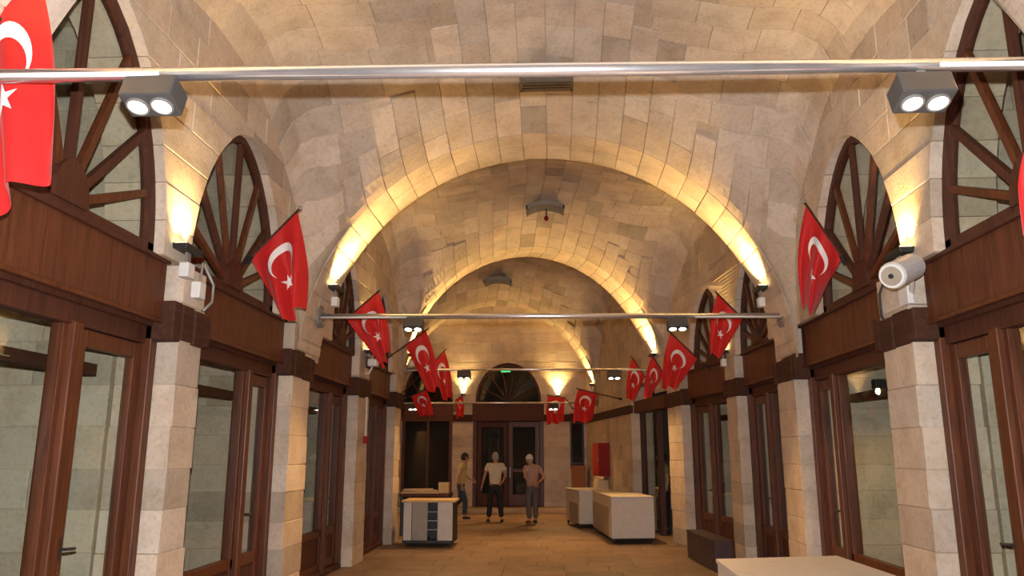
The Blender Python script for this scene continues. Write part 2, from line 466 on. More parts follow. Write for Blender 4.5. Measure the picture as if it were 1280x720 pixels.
# ------------------------------------------------------------------ vaulted ceiling
def build_vault():
    def us():
        out = []
        n = 44
        for k in range(n + 1):
            ph = k / n * PI
            out.append(-math.cos(ph))
        return out
    U = us(); ys = []
    y = -6.5
    while y < 25.1:
        ys.append(y); y += 0.14
    for a, b in ARCH:
        for e in (b - 0.002, b + 0.002): ys.append(e)
    ys = sorted(ys)
    mb = MB(); vs = []
    for y in ys:
        for u in U:
            yy = y + 0.06 * u * hwd(y)
            x = cen(yy) + u * hwd(yy)
            vs.append((x, yy, V(x, yy) + 0.012))
    nu = len(U); fs = []
    for j in range(len(ys) - 1):
        for i in range(nu - 1):
            fs.append((j * nu + i, (j + 1) * nu + i, (j + 1) * nu + i + 1, j * nu + i + 1))
    mb.add(vs, fs)
    root = struct(mb.build('ceiling', 'mortar', None, smooth=True, origin=(0, 8, 5.9)))
    PC = Pieces(root, 'vault_stone', 295, 'stone', 'vault_stone_infill')
    eps = 0.02
    def nrm(x, y):
        dx = (V(x + eps, y) - V(x - eps, y)) / (2 * eps); dy = (V(x, y + eps) - V(x, y - eps)) / (2 * eps)
        l = math.sqrt(dx * dx + dy * dy + 1)
        return (dx / l, dy / l, -1 / l)
    def patch(x0, x1, y0, y1, nx, ny, uspace=False, lo=.009, hi=.017):
        h = random.uniform(lo, hi); ti = stone_tint(0.12); vs = []; fs = []
        g = 0.004
        for j in range(ny + 1):
            for i in range(nx + 1):
                fx, fy = i / nx, j / ny
                yy = y0 + g + (y1 - y0 - 2 * g) * fy
                u = x0 + (x1 - x0) * fx
                if uspace:
                    x = cen(yy) + u * hwd(yy); sgn = 1 if x1 > x0 else -1
                    yy2 = yy + 0.06 * u * hwd(yy)
                    if i == 0: x += g * sgn
                    if i == nx: x -= g * sgn
                    x = min(max(x, Lw(yy2) + 0.003), Rw(yy2) - 0.003)
                else:
                    x = u + (g if i == 0 else -g if i == nx else 0); yy2 = yy
                    x = min(max(x, Lw(yy2) + 0.003), Rw(yy2) - 0.003)
                z = V(x, yy2); n = nrm(x, yy2)
                edge = i in (0, nx) or j in (0, ny)
                hh = h - (0.003 if edge else 0)
                vs.append((x + n[0] * hh, yy2 + n[1] * hh, z + n[2] * hh))
        W1 = nx + 1
        for j in range(ny):
            for i in range(nx):
                fs.append((j * W1 + i, j * W1 + i + 1, (j + 1) * W1 + i + 1, (j + 1) * W1 + i))
        ring = [i for i in range(W1)] + [j * W1 + nx for j in range(1, ny + 1)] + [ny * W1 + i for i in range(nx - 1, -1, -1)] + [j * W1 for j in range(ny - 1, 0, -1)]
        b0 = len(vs)
        for r_ in ring:
            v = vs[r_]; vs.append((v[0], v[1], v[2] + 0.03))
        for k in range(len(ring)):
            k2 = (k + 1) % len(ring)
            fs.append((ring[k], b0 + k, b0 + k2, ring[k2]))
        PC.add(vs, fs, ti)
    # A region: courses parallel to the corridor, split by arc angle
    half = math.asin((3.05 + CA) / RA); a_min = math.asin(CA / RA)
    ncourse = 15
    angs = [half + (a_min - half) * k / ncourse for k in range(ncourse + 1)]
    uu = [-(RA * math.sin(a) - CA) / 3.05 for a in angs]; uu[-1] = 0
    uu = uu + [-v for v in reversed(uu[:-1])]
    strips = []
    for i, (a, b) in enumerate(ARCH):
        if b < -3.3 : continue
        strips.append((a, b, True))
        nxt = ARCH[i + 1][0] if i + 1 < len(ARCH) else 25.0
        strips.append((b, nxt, False))
    for k in range(len(uu) - 1):
        u0, u1 = uu[k], uu[k + 1]
        for (a, b, is_arch) in strips:
            L = b - a
            n = (random.choice((1, 2, 2)) if is_arch else max(1, round(L / random.uniform(0.40, 0.56))))
            sh_ = .5 if (k % 2 and not is_arch) else 0
            js = [0] + [(q - sh_ + random.uniform(-.2, .2)) / n for q in range(1, n)] + [1]
            for q in range(n):
                y0, y1 = a + L * js[q], a + L * js[q + 1]
                um, ym = (u0 + u1) / 2, (y0 + y1) / 2
                A = Aprof(um * 3.05) + Alift(ym) * (1 - 0.25 * abs(um)); B = Bprof(ym)
                if A < B - 0.02: continue
                if ym > 24.6: continue
                patch(u0, u1, y0, y1, 3, 4, True)
    # B region: courses parallel to x
    for (a, b, is_arch) in strips:
        if is_arch: continue
        N = 24
        ts = [0.5 - 0.5 * math.cos(PI * q / N) for q in range(N + 1)]
        for q in range(N):
            y0, y1 = a + (b - a) * ts[q], a + (b - a) * ts[q + 1]
            if y1 - y0 < 0.1:
                pass
            ym = (y0 + y1) / 2
            if ym > 24.4: continue
            x = -1.0; first = True
            while x < 1.0:
                st = random.uniform(0.15, 0.22); x2 = min(x + st, 1.0)
                if 1.0 - x2 < 0.06: x2 = 1.0
                um = (x + x2) / 2
                A = Aprof(um * 3.05) + Alift(ym) * (1 - 0.25 * abs(um)); B = Bprof(ym)
                if B > A - 0.02: patch(x, x2, y0, y1, 4, 2, True, .001, .005)
                x = x2
    PC.finish()
    return root
ceiling = build_vault()

# ------------------------------------------------------------------ floor
def build_floor():
    mb = MB(); mb.box(-9, 7, -6.5, 27, -0.2, -0.012); mb.tint = [(0.16, 0.11, 0.075)] * 8
    root = struct(mb.build('floor', 'floor', None, origin=(0, 8, -0.2)))
    PC = Pieces(root, 'paving_slab', 290, 'floor', 'paving_slab_infill')
    y = -1.0
    while y < 24.2:
        dy = random.choice((0.45, 0.5, 0.55)); x = -5.6 + random.uniform(0, .5)
        while x < 3.9:
            dx = random.uniform(0.6, 1.05)
            if x + dx > Lw(y) - 0.9 and x < Rw(y) + 0.9 or y > 15:
                g = 0.005; h = random.uniform(-0.003, 0.0)
                b = 0.008
                vs = [(x + g, y + g, -0.02), (x + dx - g, y + g, -0.02), (x + dx - g, y + dy - g, -0.02), (x + g, y + dy - g, -0.02)]
                vs += [(p[0], p[1], h - 0.004) for p in vs[:4]]
                vs += [(x + g + b, y + g + b, h), (x + dx - g - b, y + g + b, h), (x + dx - g - b, y + dy - g - b, h), (x + g + b, y + dy - g - b, h)]
                fs = [(0, 1, 5, 4), (1, 2, 6, 5), (2, 3, 7, 6), (3, 0, 4, 7), (4, 5, 9, 8), (5, 6, 10, 9), (6, 7, 11, 10), (7, 4, 8, 11), (8, 9, 10, 11)]
                PC.add(vs, fs, stone_tint(0.10, (0.34, 0.235, 0.16)))
            x += dx
        y += dy
    PC.finish()
build_floor()

# ------------------------------------------------------------------ end wall with portal
def build_end():
    Y = END_Y
    OP = [(-4.62, -3.06, 0, 2.72), (-2.42, -0.25, 0, 2.72), (0.56, 0.98, 1.38, 2.66)]   # shop window, portal, dark window
    FANS = [(-3.84, 0.78, 1.25, 3.30), (-1.335, 1.02, 1.18, 3.30)]
    def fhalf(f, z):
        h = (z - f[3]) / f[2]
        return f[1] * math.sqrt(max(1 - h * h, 0)) if 0 <= h < 1 else 0
    x_start, x_end = -5.4, 1.6
    rows = [z for z in ROWS if z < 3.3] + [3.5, 3.76, 4.0, 4.2, 4.34, 4.43, 4.49, 4.54, 4.8, 5.1, 5.4, 5.7, 6.0, 6.3]
    mb = MB(); pcs = []
    def fn(a, o, z): return (a, Y - o, z)
    for ri in range(len(rows) - 1):
        z0, z1 = rows[ri], rows[ri + 1]; zm = (z0 + z1) / 2
        cuts = []
        for a, b, c0, c1 in OP:
            if c0 - 0.05 < zm < c1 + 0.1 or (zm < 3.25 and c0 == 0): cuts.append(((a, a), (b, b)))
        for f in FANS:
            w0, w1 = fhalf(f, max(z0, f[3])), fhalf(f, z1)
            if z1 > f[3] and w0 > 0.02: cuts.append(((f[0] - w0, f[0] - w1), (f[0] + w0, f[0] + w1)))
        cuts.sort(key=lambda q: q[0][0]); cur = (x_start, x_start); ol = False; spans = []
        for a, b in cuts:
            if a[0] > cur[0] + 0.02: spans.append((cur, a, ol, True))
            cur = b; ol = True
        spans.append((cur, (x_end, x_end), ol, False))
        for (l0, l1), (r0, r1), ol, orr in spans:
            mb.hexa([fn(l0, 0, z0), fn(r0, 0, z0), fn(r0, -.4, z0), fn(l0, -.4, z0), fn(l1, 0, z1), fn(r1, 0, z1), fn(r1, -.4, z1), fn(l1, -.4, z1)])
            L = r0 - l0; n = max(1, round(L / random.uniform(.45, .6))); js = [0] + [(k + random.uniform(-.15, .15)) / n for k in range(1, n)] + [1]
            for k in range(n):
                a0, a1 = l0 + L * js[k], l0 + L * js[k + 1]; b0 = l1 + (r1 - l1) * js[k]; b1 = l1 + (r1 - l1) * js[k + 1]
                vs, fs = block(fn, [(a0 + .003, z0 + .003), (a1 - .003, z0 + .003), (b1 - .003, z1 - .003), (b0 + .003, z1 - .003)], 0.02, random.uniform(.005, .011))
                pcs.append((vs, fs, stone_tint(0.08)))
    root = struct(mb.build('wall_end', 'mortar', None, origin=(-1.9, Y, 0)))
    PC = Pieces(root, 'stone', 220, 'stone', 'stone_infill')
    for q in pcs: PC.add(*q)
    PC.finish()
    # dark room behind
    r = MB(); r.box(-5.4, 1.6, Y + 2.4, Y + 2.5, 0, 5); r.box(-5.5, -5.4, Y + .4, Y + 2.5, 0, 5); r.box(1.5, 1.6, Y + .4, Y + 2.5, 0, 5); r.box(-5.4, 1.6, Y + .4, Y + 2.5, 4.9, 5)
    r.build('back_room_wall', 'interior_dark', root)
    # stone step in front
    st = MB(); st.box(-4.9, 1.15, Y - 0.85, Y - 0.02, 0, 0.14); st.tint = [(0.50, 0.38, 0.26)] * 8
    struct(st.build('trim_1', 'floor', None, bevel=0.015))
    # portal
    t = thing('portal_door', 'wide dark double door with arched fanlight closing the far end', 'door', (-1.335, Y, 0.14))
    a, b = -2.42, -0.25
    m = MB(); m.box(a - .02, b + .02, Y - .06, Y + .12, 2.68, 3.22); m.build('fascia', 'wood_dark', t, 0.01)
    for x in (a, b - 0.12): MB().box(x, x + .12, Y - .03, Y + .12, .14, 2.68).build('post', 'wood', t, 0.008)
    xs = [a + .12, -1.335, b - .12]
    for k in range(2):
        d = thing_part('door_leaf', t)
        x0, x1 = xs[k] + .01, xs[k + 1] - .01
        f = MB(); w = .13
        f.box(x0, x0 + w, Y + .02, Y + .08, .16, 2.66); f.box(x1 - w, x1, Y + .02, Y + .08, .16, 2.66)
        f.box(x0 + w, x1 - w, Y + .02, Y + .08, .16, .5); f.box(x0 + w, x1 - w, Y + .02, Y + .08, 2.5, 2.66); f.box(x0 + w, x1 - w, Y + .02, Y + .08, 1.15, 1.25)
        fo = f.build('door_frame', 'wood' if k else 'wood_dark', t, 0.005)
        MB().box(x0 + w, x1 - w, Y + .045, Y + .055, .5, 2.5).build('glass_pane', 'glass', fo)
        MB().box(x1 - .06 if k == 0 else x0 + .03, x1 - .03 if k == 0 else x0 + .06, Y - .03, Y + .02, 1.0, 1.3).build('handle', 'steel_dull', fo)
    fan_frame(t, -1.335, 1.02, 1.18, 3.26, Y + .05, 7)
    # left shop window
    t = thing('end_shopfront', 'brown framed glazed shopfront with arched fanlight left of the portal', 'shopfront', (-3.84, Y, 0.14))
    a, b = -4.62, -3.06
    MB().box(a - .02, b + .02, Y - .06, Y + .12, 2.68, 3.22).build('fascia', 'fascia', t, 0.01)
    for x in (a, b - .1): MB().box(x, x + .1, Y - .03, Y + .1, .14, 2.68).build('post', 'wood', t, 0.008)
    MB().box(-3.86, -3.78, Y - .01, Y + .1, .14, 2.68).build('mullion', 'wood', t, 0.006)
    MB().box(a + .1, b - .1, Y, Y + .08, .14, .62).build('lower_panel', 'wood_dark', t, 0.006)
    MB().box(a + .1, -3.86, Y + .04, Y + .05, .62, 2.68).build('glass_pane', 'glass', t)
    MB().box(-3.78, b - .1, Y + .04, Y + .05, .62, 2.68).build('glass_pane', 'glass', t)
    fan_frame(t, -3.84, .78, 1.25, 3.26, Y + .05, 5)
    # dark slot window, right
    t = thing('slot_window', 'narrow dark window on the end wall beside the red cabinet', 'window', (0.77, Y, 1.38))
    f = MB(); f.box(.56, .98, Y - .02, Y + .08, 2.6, 2.66); f.box(.56, .98, Y - .02, Y + .08, 1.38, 1.44); f.box(.56, .61, Y - .02, Y + .08, 1.44, 2.6); f.box(.93, .98, Y - .02, Y + .08, 1.44, 2.6)
    f.build('frame', 'black', t); MB().box(.61, .93, Y + .03, Y + .04, 1.44, 2.6).build('glass_pane', 'glass', t)
    # lintel timbers on the end wall
    for x0, x1 in ((-3.05, -2.44), (-.23, 1.0)):
        tag(MB().box(x0, x1, Y - .07, Y + .05, 2.66, 2.88).build('lintel_beam', 'timber', None, .012),
            'dark timber lintel on the end wall ' + ('between the shopfront and the portal' if x0 < -2 else 'running right from the portal'), 'beam')

def thing_part(name, parent): return None
def fan_frame(t, xc, hw, rise, zs, y, n):
    """semi-elliptic fanlight on the end wall"""
    m = MB(); seg = 20; w = 0.07
    ang = [PI * k / seg for k in range(seg + 1)]
    o = [(xc - hw * math.cos(a), zs + rise * math.sin(a)) for a in ang]; i = [(xc - (hw - w) * math.cos(a), zs + (rise - w) * math.sin(a)) for a in ang]
    for k in range(seg):
        P = [o[k], o[k + 1], i[k + 1], i[k]]
        m.hexa([(p[0], y - .05, p[1]) for p in P] + [(p[0], y + .03, p[1]) for p in P])
    fr = m.build('fanlight_frame', 'wood_dark', t)
    for k in range(1, n):
        a = PI * k / n
        e = (xc - (hw - w * .5) * math.cos(a), zs + (rise - w * .5) * math.sin(a))
        MB().tube([(xc - .12 * math.cos(a), y, zs + .12 * math.sin(a)), (e[0], y, e[1])], .022, 6).build('spoke', 'wood_dark', fr)
    g = MB(); pts = [(xc - (hw - .03) * math.cos(a), zs + (rise - .03) * math.sin(a)) for a in ang]
    g.add([(p[0], y + .0, p[1]) for p in pts] + [(p[0], y + .01, p[1]) for p in pts], [tuple(range(len(pts))), tuple(reversed(range(len(pts), 2 * len(pts))))])
    g.build('glass_pane', 'glass', fr)
build_end()

# unseen wall added behind the photographer to bounce light into the hall
wb = MB(); wb.box(-3.6, 3.6, -6.7, -6.5, 0, 6.6); struct(wb.build('wall_back_bounce', 'mortar', None))

# ------------------------------------------------------------------ shopfronts and fan windows
GD = 0.25      # glass depth behind the wall face
def shopfront(side, y0, y1, ymull, label, door_far=True, lowp=0.58, group=None):
    yc = (y0 + y1) / 2
    t = thing('shopfront', label, 'shopfront', (wall_x(side, yc, GD), yc, 0))
    wb_ = lambda a, b, d0, d1, z0, z1: MB().wbox(side, a, b, d0, d1, z0, z1)
    # fascia of upright boards
    fy0, fy1 = y0 - 0.03, y1 - 0.12
    fo = wb_(fy0, fy1, 0.10, 0.30, 2.76, 3.22).build('fascia', 'wood_dark', t, .006)
    wb_(y0 - .02, y1 + .02, .15, .30, 2.70, 3.262).build('fascia_backing', 'wood_dark', t)
    nb = max(4, round((fy1 - fy0) / 0.16))
    for k in range(nb):
        a, b = fy0 + (fy1 - fy0) * k / nb, fy0 + (fy1 - fy0) * (k + 1) / nb
        wb_(a + .0015, b - .0015, 0.085 + random.uniform(0, .003), 0.10, 2.765, 3.215).build('board', 'fascia', fo)
    wb_(fy0 - .01, fy1 + .01, 0.05, 0.30, 3.215, 3.25).build('fascia_cap', 'wood_dark', t, .006)
    wb_(fy0, fy1, 0.07, 0.11, 2.725, 2.76).build('drip_moulding', 'wood', t, .006)
    wb_(y0 - .02, y1 + .02, .20, .33, 2.56, 2.74).build('transom', 'wood_dark', t, .006)
    # posts
    wb_(y1 - .12, y1 - .02, .15, .36, 0, 2.74).build('post', 'wood', t, .01)
    wb_(y0 + .02, y0 + .11, .20, .36, 0, 2.74).build('post', 'wood', t, .01)
    wb_(ymull - .055, ymull + .055, .17, .35, 0, 2.58).build('mullion', 'wood', t, .01)
    # threshold
    wb_(y0 + .05, y1 - .05, .14, .40, 0, .07).build('threshold', 'wood_dark', t, .006)
    # fixed light (near part)
    a, b = (y0 + .11, ymull - .055)
    fx = MB(); fx.wbox(side, a, b, .22, .30, .07, .16); fx.wbox(side, a, b, .22, .30, lowp - .05, lowp + .05)
    fx.wbox(side, a, a + .05, .22, .30, .16, 2.56); fx.wbox(side, b - .05, b, .22, .30, .16, 2.56)
    f = fx.build('fixed_frame', 'wood', t, .004)
    wb_(a + .05, b - .05, .24, .28, .16, lowp - .05).build('lower_panel', 'wood_dark', f)
    wb_(a + .05, b - .05, .255, .263, lowp + .05, 2.56).build('glass_pane', 'glass', f)
    # door leaf (far part)
    a, b = (ymull + .06, y1 - .125)
    w = .11
    dr = MB(); dr.wbox(side, a, a + w, .22, .28, .08, 2.55); dr.wbox(side, b - w, b, .22, .28, .08, 2.55)
    dr.wbox(side, a + w, b - w, .22, .28, 2.43, 2.55); dr.wbox(side, a + w, b - w, .22, .28, .08, .20); dr.wbox(side, a + w, b - w, .22, .28, lowp - .06, lowp + .06)
    d = dr.build('door', 'wood', t, .005)
    wb_(a + w, b - w, .235, .265, .20, lowp - .06).build('door_panel', 'wood_dark', d)
    wb_(a + w, b - w, .247, .255, lowp + .06, 2.43).build('glass_pane', 'glass', d)
    h = MB(); s_ = wall_x(side, a + .06, .22)
    q = -side
    h.tube([(s_, a + .055, 1.06), (s_ + q * .05, a + .055, 1.06), (s_ + q * .055, a + .16, 1.055)], .011, 6)
    h.box(min(s_, s_ + q * .008), max(s_, s_ + q * .008), a + .035, a + .075, .98, 1.14)
    h.build('handle', 'black', d)
    # rail inside, seen through the glass
    wb_(y0 + .05, y1 - .05, .62, .72, 2.30, 2.40).build('inner_rail', 'timber', t)
    return t

def fan_window(n, side, win, zsill=3.25):
    yc, W_HALF, W_RISE = win
    d0, d1 = 0.08, 0.16
    seg = 14; w = .085
    def P(y, d, z): return (wall_x(side, y, d), y, z)
    def outline(shr):
        wn_ = (yc, W_HALF - shr, W_RISE - shr)
        hs = [(W_RISE - shr) * math.sin(PI / 2 * k / seg) for k in range(seg + 1)]
        pts = [(whalf(wn_, h), h) for h in hs]; pts[-1] = (0, hs[-1])
        return [(yc - a, zsill + h) for a, h in pts] + [(yc + a, zsill + h) for a, h in reversed(pts[:-1])]
    o, i = outline(-0.02), outline(w)
    m = MB()
    for k in range(len(o) - 1):
        Q = [o[k], o[k + 1], i[k + 1], i[k]]
        m.hexa([P(q[0], d0, q[1]) for q in Q] + [P(q[0], d1, q[1]) for q in Q])
    m.wbox(side, yc - W_HALF, yc + W_HALF, d0, d1, zsill, zsill + .07)
    root = struct(m.build('window_%d' % n, 'wood_dark', None, origin=P(yc, .12, zsill)))
    hub = MB(); R0 = .20
    ring = [(yc + R0 * math.cos(a), zsill + .05 + R0 * 1.5 * math.sin(a)) for a in [PI * k / 8 for k in range(9)]]
    nR = len(ring)
    hub.add([P(a, d0 - .02, z) for a, z in ring] + [P(a, d1, z) for a, z in ring], [tuple(range(nR)), tuple(reversed(range(nR, 2 * nR)))] + [(k, (k + 1) % nR, nR + (k + 1) % nR, nR + k) for k in range(nR)])
    hub.build('hub', 'wood_dark', root)
    for k in range(1, 8):
        a = PI * k / 8
        # ray from the hub to the frame
        s = 0.2
        while s < 3:
            y_, h_ = s * math.cos(a), s * math.sin(a)
            if abs(y_) > whalf((yc, W_HALF - .04, W_RISE - .04), h_ + .05): break
            s += .02
        c, sn = math.cos(a), math.sin(a); hw_ = .030
        q = [(c * .12 - sn * hw_, sn * .12 + c * hw_), (c * .12 + sn * hw_, sn * .12 - c * hw_), (c * s + sn * hw_, sn * s - c * hw_), (c * s - sn * hw_, sn * s + c * hw_)]
        MB().hexa([P(yc + a_, d0 + .01, zsill + .05 + z_) for a_, z_ in q] + [P(yc + a_, d1 - .02, zsill + .05 + z_) for a_, z_ in q]).build('spoke', 'wood' if k % 2 else 'wood_dark', root)
    g = MB(); gp = outline(0.03); N = len(gp)
    g.add([P(a, .125, z) for a, z in gp] + [P(a, .131, z) for a, z in gp], [tuple(range(N)), tuple(reversed(range(N, 2 * N)))])
    g.build('glass_pane', 'glass', root)

labL = {4: 'brown wood shopfront at the left edge, nearest on the left side', 5: 'second brown wood shopfront from the camera on the left side',
        6: 'third shopfront on the left, with low dark panel behind the second stone pier', 7: 'narrowest farthest shopfront on the left side, before the white cart'}
labR = {4: 'brown wood shopfront cut by the right edge of the photo', 5: 'shopfront on the right behind the nearest white counter',
        6: 'third shopfront on the right, with brown low panel', 7: 'far right shopfront behind the low dark bench box'}
wn = 1
for side, labs in ((-1, labL), (1, labR)):
    P = PIER[side]
    for k in range(3, 8):
        y0, y1 = P[k - 1][1], P[k][0]
        if k == 3:
            lab = 'brown wood shopfront beside the photographer on the ' + ('left' if side < 0 else 'right')
        else: lab = labs[k]
        ym = {(-1, 4): 5.15, (-1, 5): 8.30, (1, 4): 5.75, (1, 5): 9.1}.get((side, k), y1 - .85)
        shopfront(side, y0, y1, ym, lab)
        fan_window(wn, side, WINC[side][k - 3]); wn += 1

# wide opening on the right beyond the last pier: dark doorway
t = thing('dark_doorway', 'tall dark glazed doorway on the right behind the white counters', 'doorway', (wall_x(1, 17.3), 17.3, 0))
MB().wbox(1, 15.97, 18.58, .05, .3, 2.62, 2.9).build('fascia', 'wood_dark', t, .008)
for y in (16.0, 17.25, 18.48): MB().wbox(1, y, y + .09, .18, .3, 0, 2.62).build('post', 'wood_dark', t, .006)
MB().wbox(1, 17.34, 18.48, .24, .25, .05, 2.62).build('glass_pane', 'glass', t)
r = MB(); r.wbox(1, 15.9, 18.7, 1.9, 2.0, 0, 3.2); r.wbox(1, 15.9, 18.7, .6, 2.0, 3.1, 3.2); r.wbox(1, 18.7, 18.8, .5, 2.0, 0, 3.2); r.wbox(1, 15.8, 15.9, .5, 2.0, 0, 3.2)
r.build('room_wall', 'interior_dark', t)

t = thing('shop_wall_lamp', 'small lit lamp inside the right shopfront behind the nearest white counter', 'lamp', (3.62, 8.9, 2.35))
MB().box(3.60, 3.72, 8.85, 8.97, 2.40, 2.50).build('housing', 'black', t, .005)
MB().ellipsoid((3.66, 8.91, 2.37), (.045, .045, .04), 10, 6).build('bulb', 'emit_up', t)
spot('shop_lamp_beam', (3.66, 8.91, 2.30), (.25, .2, -1), 60, UP_COL, math.radians(130), 1.0, .04)
# timber lintels over the piers
for side in (-1, 1):
    sn = 'left' if side < 0 else 'right'
    names = ['nearest', 'second', 'third', 'fourth']
    for k, (a, b) in enumerate(PIER[side][3:]):
        m = MB(); z0, z1 = 2.60, 2.90
        yy = [a - .12, a + .02, (a + b) / 2, b - .02, b + .10]
        for y_a, y_b in zip(yy, yy[1:]):
            m.wbox(side, y_a, y_b, -.03 + random.uniform(-.012, .012), .3, z0 + random.uniform(-.02, .01), z1 + random.uniform(-.03, .02))
        o = m.build('lintel_beam', 'timber', None, .015)
        where = ['beside the camera', 'over the nearest visible stone pier', 'over the second stone pier', 'over the third stone pier', 'over the farthest stone pier'][k]
        tag(o, 'rough dark timber lintel %s on the %s' % (where, sn), 'beam')
tag(MB().wbox(1, 18.6, 24.1, -.05, .05, 2.62, 2.82).build('lintel_beam', 'timber', None, .012), 'long thin dark timber on the right wall above the red cabinet', 'beam')
tag(MB().wbox(-1, 16.02, 24.1, -.05, .05, 2.62, 2.86).build('lintel_beam', 'timber', None, .012), 'long dark timber on the left wall beyond the last pier', 'beam')

# ------------------------------------------------------------------ steel tie tubes and their lamps
def tie(y, z, xl, xr, rad, label, lamps, lamplabs, scale=1.0, power=1.0, dzr=0.0):
    sk = lambda x: y + .04 * x
    t = thing('tie_tube', label, 'pipe', (0, y, z))
    MB().tube([(xl, sk(xl), z), (xr, sk(xr), z + dzr)], rad, 18).build('tube', 'steel', t, smooth=True)
    if y > 3:
        for a, b in ((xl * .99, xl * .62), (xr * .62, xr * .99)):
            zz = lambda x: z + dzr * (x - xl) / (xr - xl) - rad * .6
            MB().tube([(a, sk(a) - rad - .012, zz(a)), (b, sk(b) - rad - .012, zz(b))], .013, 8).build('conduit', 'white', t, smooth=True)
    for x, s in ((xl, 1), (xr, -1)):
        f = MB(); f.tube([(x - s * .01, sk(x), z), (x + s * .035, sk(x), z)], rad * 4.2, 18)
        fo = f.build('anchor_flange', 'steel_dull', t)
        for k in range(4):
            a = PI / 4 + PI / 2 * k
            MB().tube([(x + s * .03, sk(x) + math.cos(a) * rad * 3.1, z + math.sin(a) * rad * 3.1), (x + s * .055, sk(x) + math.cos(a) * rad * 3.1, z + math.sin(a) * rad * 3.1)], .013, 6).build('bolt', 'steel_dull', fo)
    for x, lb in zip(lamps, lamplabs):
        L = thing('twin_spotlight', lb, 'lamp', (x, sk(x), z - .03), 'twin spotlights under the tie tubes')
        w, h, d = .165 * scale, .17 * scale, .10 * scale
        tilt = math.radians(-20)
        def Rr(px, py, pz):
            c, s_ = math.cos(tilt), math.sin(tilt)
            return (x + px, sk(x) + py * c - pz * s_, z - .04 - h / 2 + py * s_ + pz * c)
        b = MB(); b.hexa([Rr(-w, -d, -h / 2), Rr(w, -d, -h / 2), Rr(w, d, -h / 2), Rr(-w, d, -h / 2), Rr(-w, -d, h / 2), Rr(w, -d, h / 2), Rr(w, d, h / 2), Rr(-w, d, h / 2)])
        b.build('housing', 'lamp_body', L, .008)
        for sx in (-1, 1):
            e = MB(); r_ = .058 * scale
            e.tube([Rr(sx * w * .47, 0, -h / 2 - .004), Rr(sx * w * .47, 0, -h / 2 + .02)], r_, 20)
            e.build('lens', 'emit_lamp', L)
            rg = MB(); n = 20; vs = []; fs = []
            for k in range(n):
                a = 2 * PI * k / n
                for rr, zz in ((r_ * 1.0, -h / 2 - .001), (r_ * 1.22, -h / 2 - .001), (r_ * 1.22, -h / 2 - .012), (r_ * 1.0, -h / 2 - .012)):
                    vs.append(Rr(sx * w * .47 + rr * math.cos(a), rr * math.sin(a), zz))
            for k in range(n):
                k2 = (k + 1) % n
                for q in range(4): fs.append((k * 4 + q, k2 * 4 + q, k2 * 4 + (q + 1) % 4, k * 4 + (q + 1) % 4))
            rg.add(vs, fs).build('lens_ring', 'steel_dull', L)
        MB().box(x - .02, x + .02, sk(x) - .02, sk(x) + .02, z - .06, z + .0).build('bracket', 'steel_dull', L)
        c0 = Rr(0, 0, -h / 2 - .05); c1 = Rr(0, 0, -h / 2 - 1)
        spot('spotlight_beam', c0, Vector(c1) - Vector(c0), LAMP_W * power, LAMP_COL, math.radians(115), .8, .06)
tie(-2.8, 3.45, -3.0, 3.0, .028, 'galvanised steel tie tube behind the photographer', (-1.75, 1.7), ('lamp behind the photographer on the left', 'lamp behind the photographer on the right'))
tie(3.45, 3.475, -3.0, 3.0, .034, 'shiny galvanised steel tube spanning the top of the picture', (-1.90, 1.78), ('large dark twin spotlight on the nearest tube, left end', 'large dark twin spotlight on the nearest tube, right end'), .76, dzr=.045)
tie(9.85, 3.42, -2.98, 2.97, .036, 'steel tube spanning the hall at the second arch', (-1.76, 1.62), ('small twin spotlight on the second tube, left', 'small twin spotlight on the second tube, right'), .78)
tie(16.1, 3.40, -3.02, 2.25, .024, 'thin steel tube spanning before the far portal', (-1.80, 1.30), ('tiny twin spotlight hanging left of the portal arch', 'tiny twin spotlight above the red cabinet'), .85, .75)
tie(22.4, 3.12, -4.5, 1.28, .022, 'farthest thin steel tube just in front of the end wall', (-3.95, .05), ('farthest twin spotlight, before the far left shopfront', 'farthest twin spotlight, at the right edge of the portal'), .85, .7)

# ------------------------------------------------------------------ uplights
def uplight(x, y, z, aim, label, power=1.0, w=.16):
    L = thing('uplight', label, 'lamp', (x, y, z), 'uplights at the feet of the arches')
    b = MB(); d = .055
    b.hexa([(x - d, y - w, z - .05), (x + d, y - w, z - .05), (x + d, y + w, z - .05), (x - d, y + w, z - .05),
            (x - d * 1.2, y - w, z), (x + d * 1.2, y - w, z), (x + d * 1.2, y + w, z), (x - d * 1.2, y + w, z)])
    b.build('housing', 'black', L, .006)
    MB().box(x - d * .9, x + d * .9, y - w * .9, y + w * .9, z + .001, z + .006).build('lens', 'emit_up', L)
    MB().box(x - .012, x + .012, y - .03, y + .03, z - .14, z - .05).build('bracket', 'steel_dull', L)
    MB().box(x - .04, x + .04, y - .06, y + .06, z - .26, z - .14).build('driver_box', 'white', L, .006)
    for dy in (-.5, .5):
        spot('uplight_beam', (x, y + dy * w, z + .03), aim, UPLIGHT_W * power * .5, UP_COL, math.radians(92), 1.0, .03)
def up_side(side, y, z, off, label, lean=.18, power=1.0):
    x = wall_x(side, y, -.06)
    for k in range(200):                     # move inwards until the lamp clears the curved vault foot
        if V(x, y) > z + .12: break
        x -= side * .01
    uplight(x - side * off, y, z, (-side * lean, 0.0, 1), label, power)
